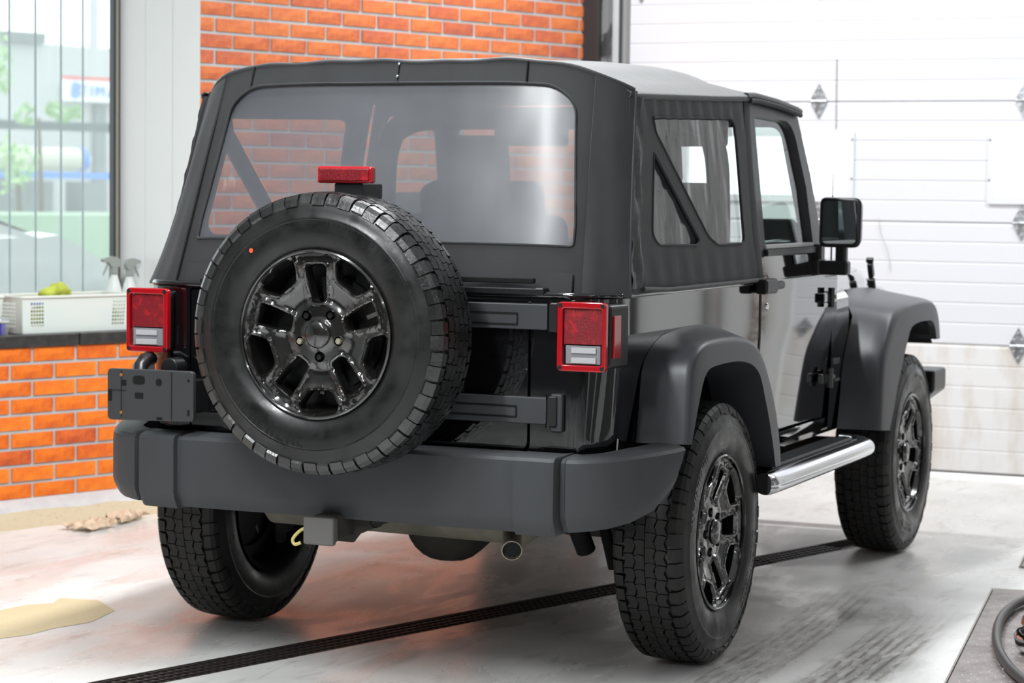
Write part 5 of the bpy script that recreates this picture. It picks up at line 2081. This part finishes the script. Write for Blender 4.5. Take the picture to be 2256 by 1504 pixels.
# rear header roll (wrinkled lip)
mb = MB()
mb.tube([rearP(sn, 1.0, 0.0) + Vector((0.004, 0, 0.003 * math.sin(sn * 9) + 0.002 * math.sin(sn * 23))) for sn in np.linspace(-0.99, 0.99, 60)], 0.008, 8)
mb.build('header_roll', M['fabric_wet'], top, smooth=60)
# roof side rails with lip
for s in (-1, 1):
    mb = MB()
    mb.grid([[Vector((x, s * (0.700 + dy), zrail(x) + dz_)) for dy, dz_ in ((0.0, 0.004), (0.012, -0.002), (0.014, -0.012), (0.008, -0.018))] for x in np.linspace(-0.38, 0.76, 30)])
    mb.build('roof_lip', M['fabric_wet'], top, smooth=60, solid=(0.003, 0))
    mb = MB()
    mb.tube([(x, s * 0.706, zrail(x) - 0.002) for x in np.linspace(0.74, 1.38, 14)], 0.012, 8)
    mb.build('door_rail', M['black_plastic'], top, smooth=60)
    mb = MB()
    mb.tube([(x, s * 0.715, zrail(x) - 0.018) for x in np.linspace(0.76, 1.36, 14)], 0.009, 8)
    mb.build('door_rail', M['fabric'], top, smooth=60)

    # quarter curtain
    def curt(x, z, off=0.0, s=s):
        t = (z - 1.13) / 0.60
        y = 0.772 - 0.066 * t + off
        y += 0.004 * math.sin(x * 60) * math.exp(-((z - 1.68) / 0.05) ** 2) + 0.003 * math.sin(x * 46 + 1) * math.exp(-((z - 1.19) / 0.05) ** 2)
        return y

    xl = lambda z: -0.525 + 0.150 * (z - 1.13) / 0.58
    edge = [(xl(1.134), 1.134), (0.735, 1.134), (0.722, 1.40), (0.712, zrail(0.71) - 0.004)] + [(x, zrail(x) - 0.004) for x in (0.5, 0.3, 0.1, -0.1, -0.3)] + [(xl(1.71), 1.708)]
    w1 = rpoly([(-0.196, 1.646), (0.562, 1.668), (0.600, 1.655), (0.592, 1.263), (0.316, 1.261), (0.226, 1.29), (-0.178, 1.604)], [0.01, 0.02, 0.02, 0.03, 0.02, 0.03, 0.01])
    w2 = rpoly([(-0.208, 1.543), (0.139, 1.280), (0.112, 1.264), (-0.241, 1.270), (-0.285, 1.304)], [0.01, 0.015, 0.015, 0.03, 0.02])
    if s < 0:
        pe, hh = edge, [w1, w2]
        fn = lambda a_, z: Vector((a_, -curt(a_, z), z))
        fn2 = lambda a_, z: Vector((a_, -curt(a_, z) + 0.010, z))
    else:
        pe, hh = [(-x, z) for x, z in edge], [[(-x, z) for x, z in w] for w in (w1, w2)]
        fn = lambda a_, z: Vector((-a_, curt(-a_, z), z))
        fn2 = lambda a_, z: Vector((-a_, curt(-a_, z) - 0.010, z))
    mb = sheet(pe, hh, fn, 0.035)
    mb.build('side_curtain', M['fabric'], top, smooth=60, solid=(0.006, -1), recalc=False)
    for w_ in hh:
        mb = sheet(w_, [], fn2, 0.06)
        mb.build('side_window', M['vinyl_side'], top, smooth=60, recalc=False)
        mb = MB()
        rg_ = [fn(*q) for q in resample(w_, 0.03)]
        mb.tube(rg_ + [rg_[0]], 0.004, 6, caps=False)
        mb.build('window_hem', M['fabric'], top, smooth=60)
    # bottom channel strip, corner wrinkled strip and door edge strip
    mb = MB()
    mb.tube([(x, s * 0.778, 1.139 + 0.010 * max(0, (-0.20 - x)) * 4 * (x < -0.2)) for x in np.linspace(-0.42, 0.735, 24)], 0.007, 8)
    mb.build('bottom_channel', M['fabric_wet'], top, smooth=60)
    rows = []
    for i in range(22):
        z = 1.150 + (1.700 - 1.150) * i / 21
        row = []
        for j in range(6):
            q = j / 5
            x = xl(z) + 0.010 + q * (0.085 + 0.010 * math.sin(i * 0.9))
            y = curt(x, z) + 0.006 + 0.008 * math.sin(q * 7 + i * 0.7) * math.sin(q * PI) + 0.004 * math.sin(i * 1.7) * (1 - q)
            row.append(Vector((x, s * y, z)))
        rows.append(row)
    mb = MB()
    mb.grid(rows)
    mb.build('corner_fold', M['fabric_wet'], top, smooth=60)
    mb = MB()
    mb.grid([[Vector((x + dx_, s * (side_y(z) + o_), z)) for dx_, o_ in ((-0.035, 0.004), (-0.005, 0.010), (0.022, 0.006))] for x, z in ((0.738, 1.14), (0.730, 1.3), (0.732, 1.5), (0.745, 1.65), (0.765, 1.738))])
    mb.build('door_surround', M['fabric'], top, smooth=60, solid=(0.006, 0))

# ---------------- interior
rbm = MB()
for s in (-1, 1):
    rbm.tube(catmull([(0.70, s * 0.63, 0.9), (0.72, s * 0.625, 1.35), (0.72, s * 0.605, 1.58), (0.74, s * 0.52, 1.665), (0.74, s * 0.2, 1.675), (0.74, 0, 1.675)]), 0.040, 12)
    rbm.tube(catmull([(0.72, s * 0.58, 1.62), (0.95, s * 0.565, 1.68), (1.15, s * 0.56, 1.70), (1.32, s * 0.56, 1.69)]), 0.028, 12)
rbo = rbm.build('roll_bar', M['seat'], car, smooth=60)


def seatpart(y, x, z0, w_, h_, d_, lean, name, parent):
    mb = MB()
    rt = Matrix.Rotation(R(lean), 3, 'Y')
    mb.box((x, y, z0 + h_ / 2), (d_, w_, h_), rt)
    return mb.build(name, M['seat'], parent, bevel=0.045, seg=5)


for y in (0.34, -0.31):
    e = empty('front_seat', parent=car)
    seatpart(y, 0.98, 0.98, 0.46, 0.48, 0.14, -14, 'backrest', e)
    seatpart(y, 1.22, 0.80, 0.48, 0.14, 0.50, 0, 'seat_cushion', e)
    seatpart(y, 0.90, 1.43, 0.23, 0.19, 0.11, -10, 'headrest', e)
    mb = MB()
    for q in (-0.05, 0.05):
        mb.tube([(0.93, y + q, 1.35), (0.91, y + q, 1.48)], 0.007, 6)
    mb.build('headrest_post', M['chrome'], e)
e = empty('rear_seat', parent=car)
seatpart(0.0, 0.10, 0.90, 0.95, 0.36, 0.16, -14, 'backrest', e)
seatpart(0.24, 0.05, 1.20, 0.22, 0.15, 0.10, -12, 'headrest', e)
seatpart(-0.24, 0.05, 1.20, 0.22, 0.15, 0.10, -12, 'headrest', e)
mb = MB()
mb.prism(rpoly([(1.40, 0.85), (1.62, 0.85), (1.62, 1.18), (1.56, 1.205), (1.42, 1.19), (1.38, 1.10)], 0.03), lambda p: Vector((p[0], -0.70, p[1])), lambda p: Vector((p[0], 0.70, p[1])))
dso = mb.build('dashboard', M['dash'], car, bevel=0.01)
mb = MB()
mb.tube(catmull([(1.22, 0.37 + 0.17 * math.cos(t), 1.10 + 0.17 * math.sin(t)) for t in np.linspace(0, 2 * PI, 13)], 3), 0.014, 8)
mb.build('steering_wheel', M['dash'], car, smooth=60)
mb = MB()
mb.prism(rpoly([(-0.70, 1.20), (-0.50, 1.20), (-0.51, 1.30), (-0.54, 1.335), (-0.66, 1.335), (-0.69, 1.30)], 0.02), lambda p: Vector((1.44, p[0], p[1])), lambda p: Vector((1.50, p[0], p[1])))
mb.build('dash_bump', M['dash'], dso, bevel=0.008)  # dark bump added for an unidentified black shape above the dashboard

# ---------------- running boards
for s in (-1, 1):
    mb = MB()
    mb.tube(catmull([(0.325, s * 0.925, 0.510), (0.40, s * 0.934, 0.510), (0.9, s * 0.936, 0.510), (1.45, s * 0.936, 0.510), (1.54, s * 0.925, 0.510), (1.60, s * 0.885, 0.510), (1.62, s * 0.82, 0.510)]), 0.038, 20, flat=0.92)
    rbd = mb.build('running_board', M['chrome'], car, smooth=50)
    rbd['label'] = 'chrome tube side step with black tread'
    mb = MB()
    mb.tube([(0.322, s * 0.925, 0.510), (0.330, s * 0.925, 0.510)], 0.0375, 20, flat=0.92)
    mb.build('end_cap', M['black_plastic'], rbd, smooth=50)
    mb = MB()
    mb.box((0.98, s * 0.855, 0.530), (1.10, 0.10, 0.020))
    mb.build('step_pad', M['black_plastic'], rbd, bevel=0.006)
    mb = MB()
    for i in range(30):
        mb.box((0.50 + 0.033 * i, s * 0.850, 0.543), (0.016, 0.07, 0.006))
    mb.build('step_tread', M['plastic'], rbd)
    mb = MB()
    mb.tube([(0.46, s * 0.900, 0.545), (1.45, s * 0.900, 0.545)], 0.007, 8)
    mb.build('step_trim', M['plastic'], rbd, smooth=50)
    for xx in (0.55, 1.0, 1.40):
        mb = MB()
        mb.box((xx, s * 0.80, 0.485), (0.10, 0.26, 0.022))
        mb.build('bracket', M['matte_black'], rbd, bevel=0.004)

# ---------------- under the car
mb = MB()
for s in (-1, 1):
    mb.box((1.1, s * 0.40, 0.58), (3.7, 0.07, 0.12))
mb.build('chassis_rail', M['under'], car, bevel=0.01)
for x in (0.0, 2.424):
    mb = MB()
    mb.tube([(x, -0.66, 0.40), (x, 0.66, 0.40)], 0.045, 16)
    cy = 0.0 if x == 0 else -0.18
    mb.lathe([(-0.16, 0.0001), (-0.15, 0.06), (-0.09, 0.125), (0.0, 0.140), (0.09, 0.125), (0.15, 0.06), (0.16, 0.0001)], 24, 'X', (x - 0.02, cy, 0.385))
    mb.build('axle', M['under'], car, smooth=50)
mb = MB()
mb.tube([(-0.50, 0.40, 0.490), (-0.50, 0.37, 0.490), (-0.50, -0.46, 0.482), (-0.50, -0.50, 0.482)], [0.055, 0.085, 0.085, 0.055], 24)
muf = mb.build('muffler', M['beige_metal'], car, smooth=50)
mb = MB()
pth = catmull([(-0.42, -0.38, 0.47), (-0.50, -0.420, 0.460), (-0.60, -0.455, 0.438), (-0.70, -0.498, 0.411)], 4)
mb.tube(pth, 0.029, 16, caps=False)
mb.tube([p for p in pth], 0.025, 16, caps=False)
tl_ = mb.build('exhaust_tip', M['tip'], muf, smooth=50)
mb = MB()
ax_ = (pth[-1] - pth[-2]).normalized()
mb.tube([pth[-1] - ax_ * 0.006, pth[-1] - ax_ * 0.002, pth[-1] + ax_ * 0.001, pth[-1] + ax_ * 0.0015], [0.0292, 0.0305, 0.0298, 0.0268], 20, caps=False)
mb.build('tip_rim', M['tip'], muf, smooth=50)
mb = MB()
mb.tube([pth[-1].lerp(pth[-2], 0.3), pth[-3]], 0.0248, 16)
mb.build('exhaust_bore', M['pit'], muf)
mb = MB()
mb.box((-0.74, 0.034, 0.455), (0.18, 0.070, 0.072))
rc = mb.build('hitch_receiver', M['under'], car, bevel=0.006)
mb = MB()
mb.box((-0.852, 0.034, 0.449), (0.024, 0.098, 0.080))
mb.box((-0.830, 0.034, 0.449), (0.03, 0.082, 0.070))
mb.build('hitch_cover', M['hitch'], rc, bevel=0.007)
mb = MB()
mb.prism([(-0.17, 0.49), (-0.02, 0.425), (0.0, 0.40), (0.08, 0.40), (0.10, 0.49)], lambda p: Vector((-0.70, p[0], p[1])), lambda p: Vector((-0.712, p[0], p[1])))
mb.lathe([(-0.716, 0.018), (-0.70, 0.018)], 16, 'X', (0, -0.075, 0.465))
mb.build('hitch_plate', M['under'], rc)
mb = MB()
mb.tube(catmull([(-0.80, 0.090, 0.455), (-0.82, 0.115, 0.440), (-0.82, 0.138, 0.415), (-0.82, 0.132, 0.400), (-0.815, 0.115, 0.405)]), 0.005, 8)
mb.build('ground_wire', M['yellow_wire'], rc, smooth=50)
for s in (-1, 1):
    mb = MB()
    mb.tube([(-0.18, s * 0.52, 0.34), (-0.30, s * 0.48, 0.56)], 0.030, 14)
    mb.tube([(-0.10, s * 0.58, 0.28), (-0.14, s * 0.56, 0.42)], 0.018, 10)
    mb.build('shock_absorber', M['matte_black'], car, smooth=50)
    mb = MB()
    hel = [(0.0 + 0.06 * math.cos(t), s * 0.42 + 0.06 * math.sin(t), 0.42 + t / (2 * PI * 5) * 0.18) for t in np.linspace(0, 2 * PI * 5, 80)]
    mb.tube(hel, 0.008, 6)
    mb.build('coil_spring', M['matte_black'], car, smooth=50)
mb = MB()
mb.box((0.55, 0.05, 0.50), (0.7, 0.6, 0.16))
mb.build('fuel_tank', M['matte_black'], car, bevel=0.03)
mb = MB()
mb.tube([(0.1, -0.05, 0.40), (1.2, -0.02, 0.47)], 0.028, 12)
mb.box((1.45, 0, 0.48), (0.7, 0.40, 0.16))
mb.build('drivetrain', M['under'], car, bevel=0.01)
bpy.context.view_layer.update()
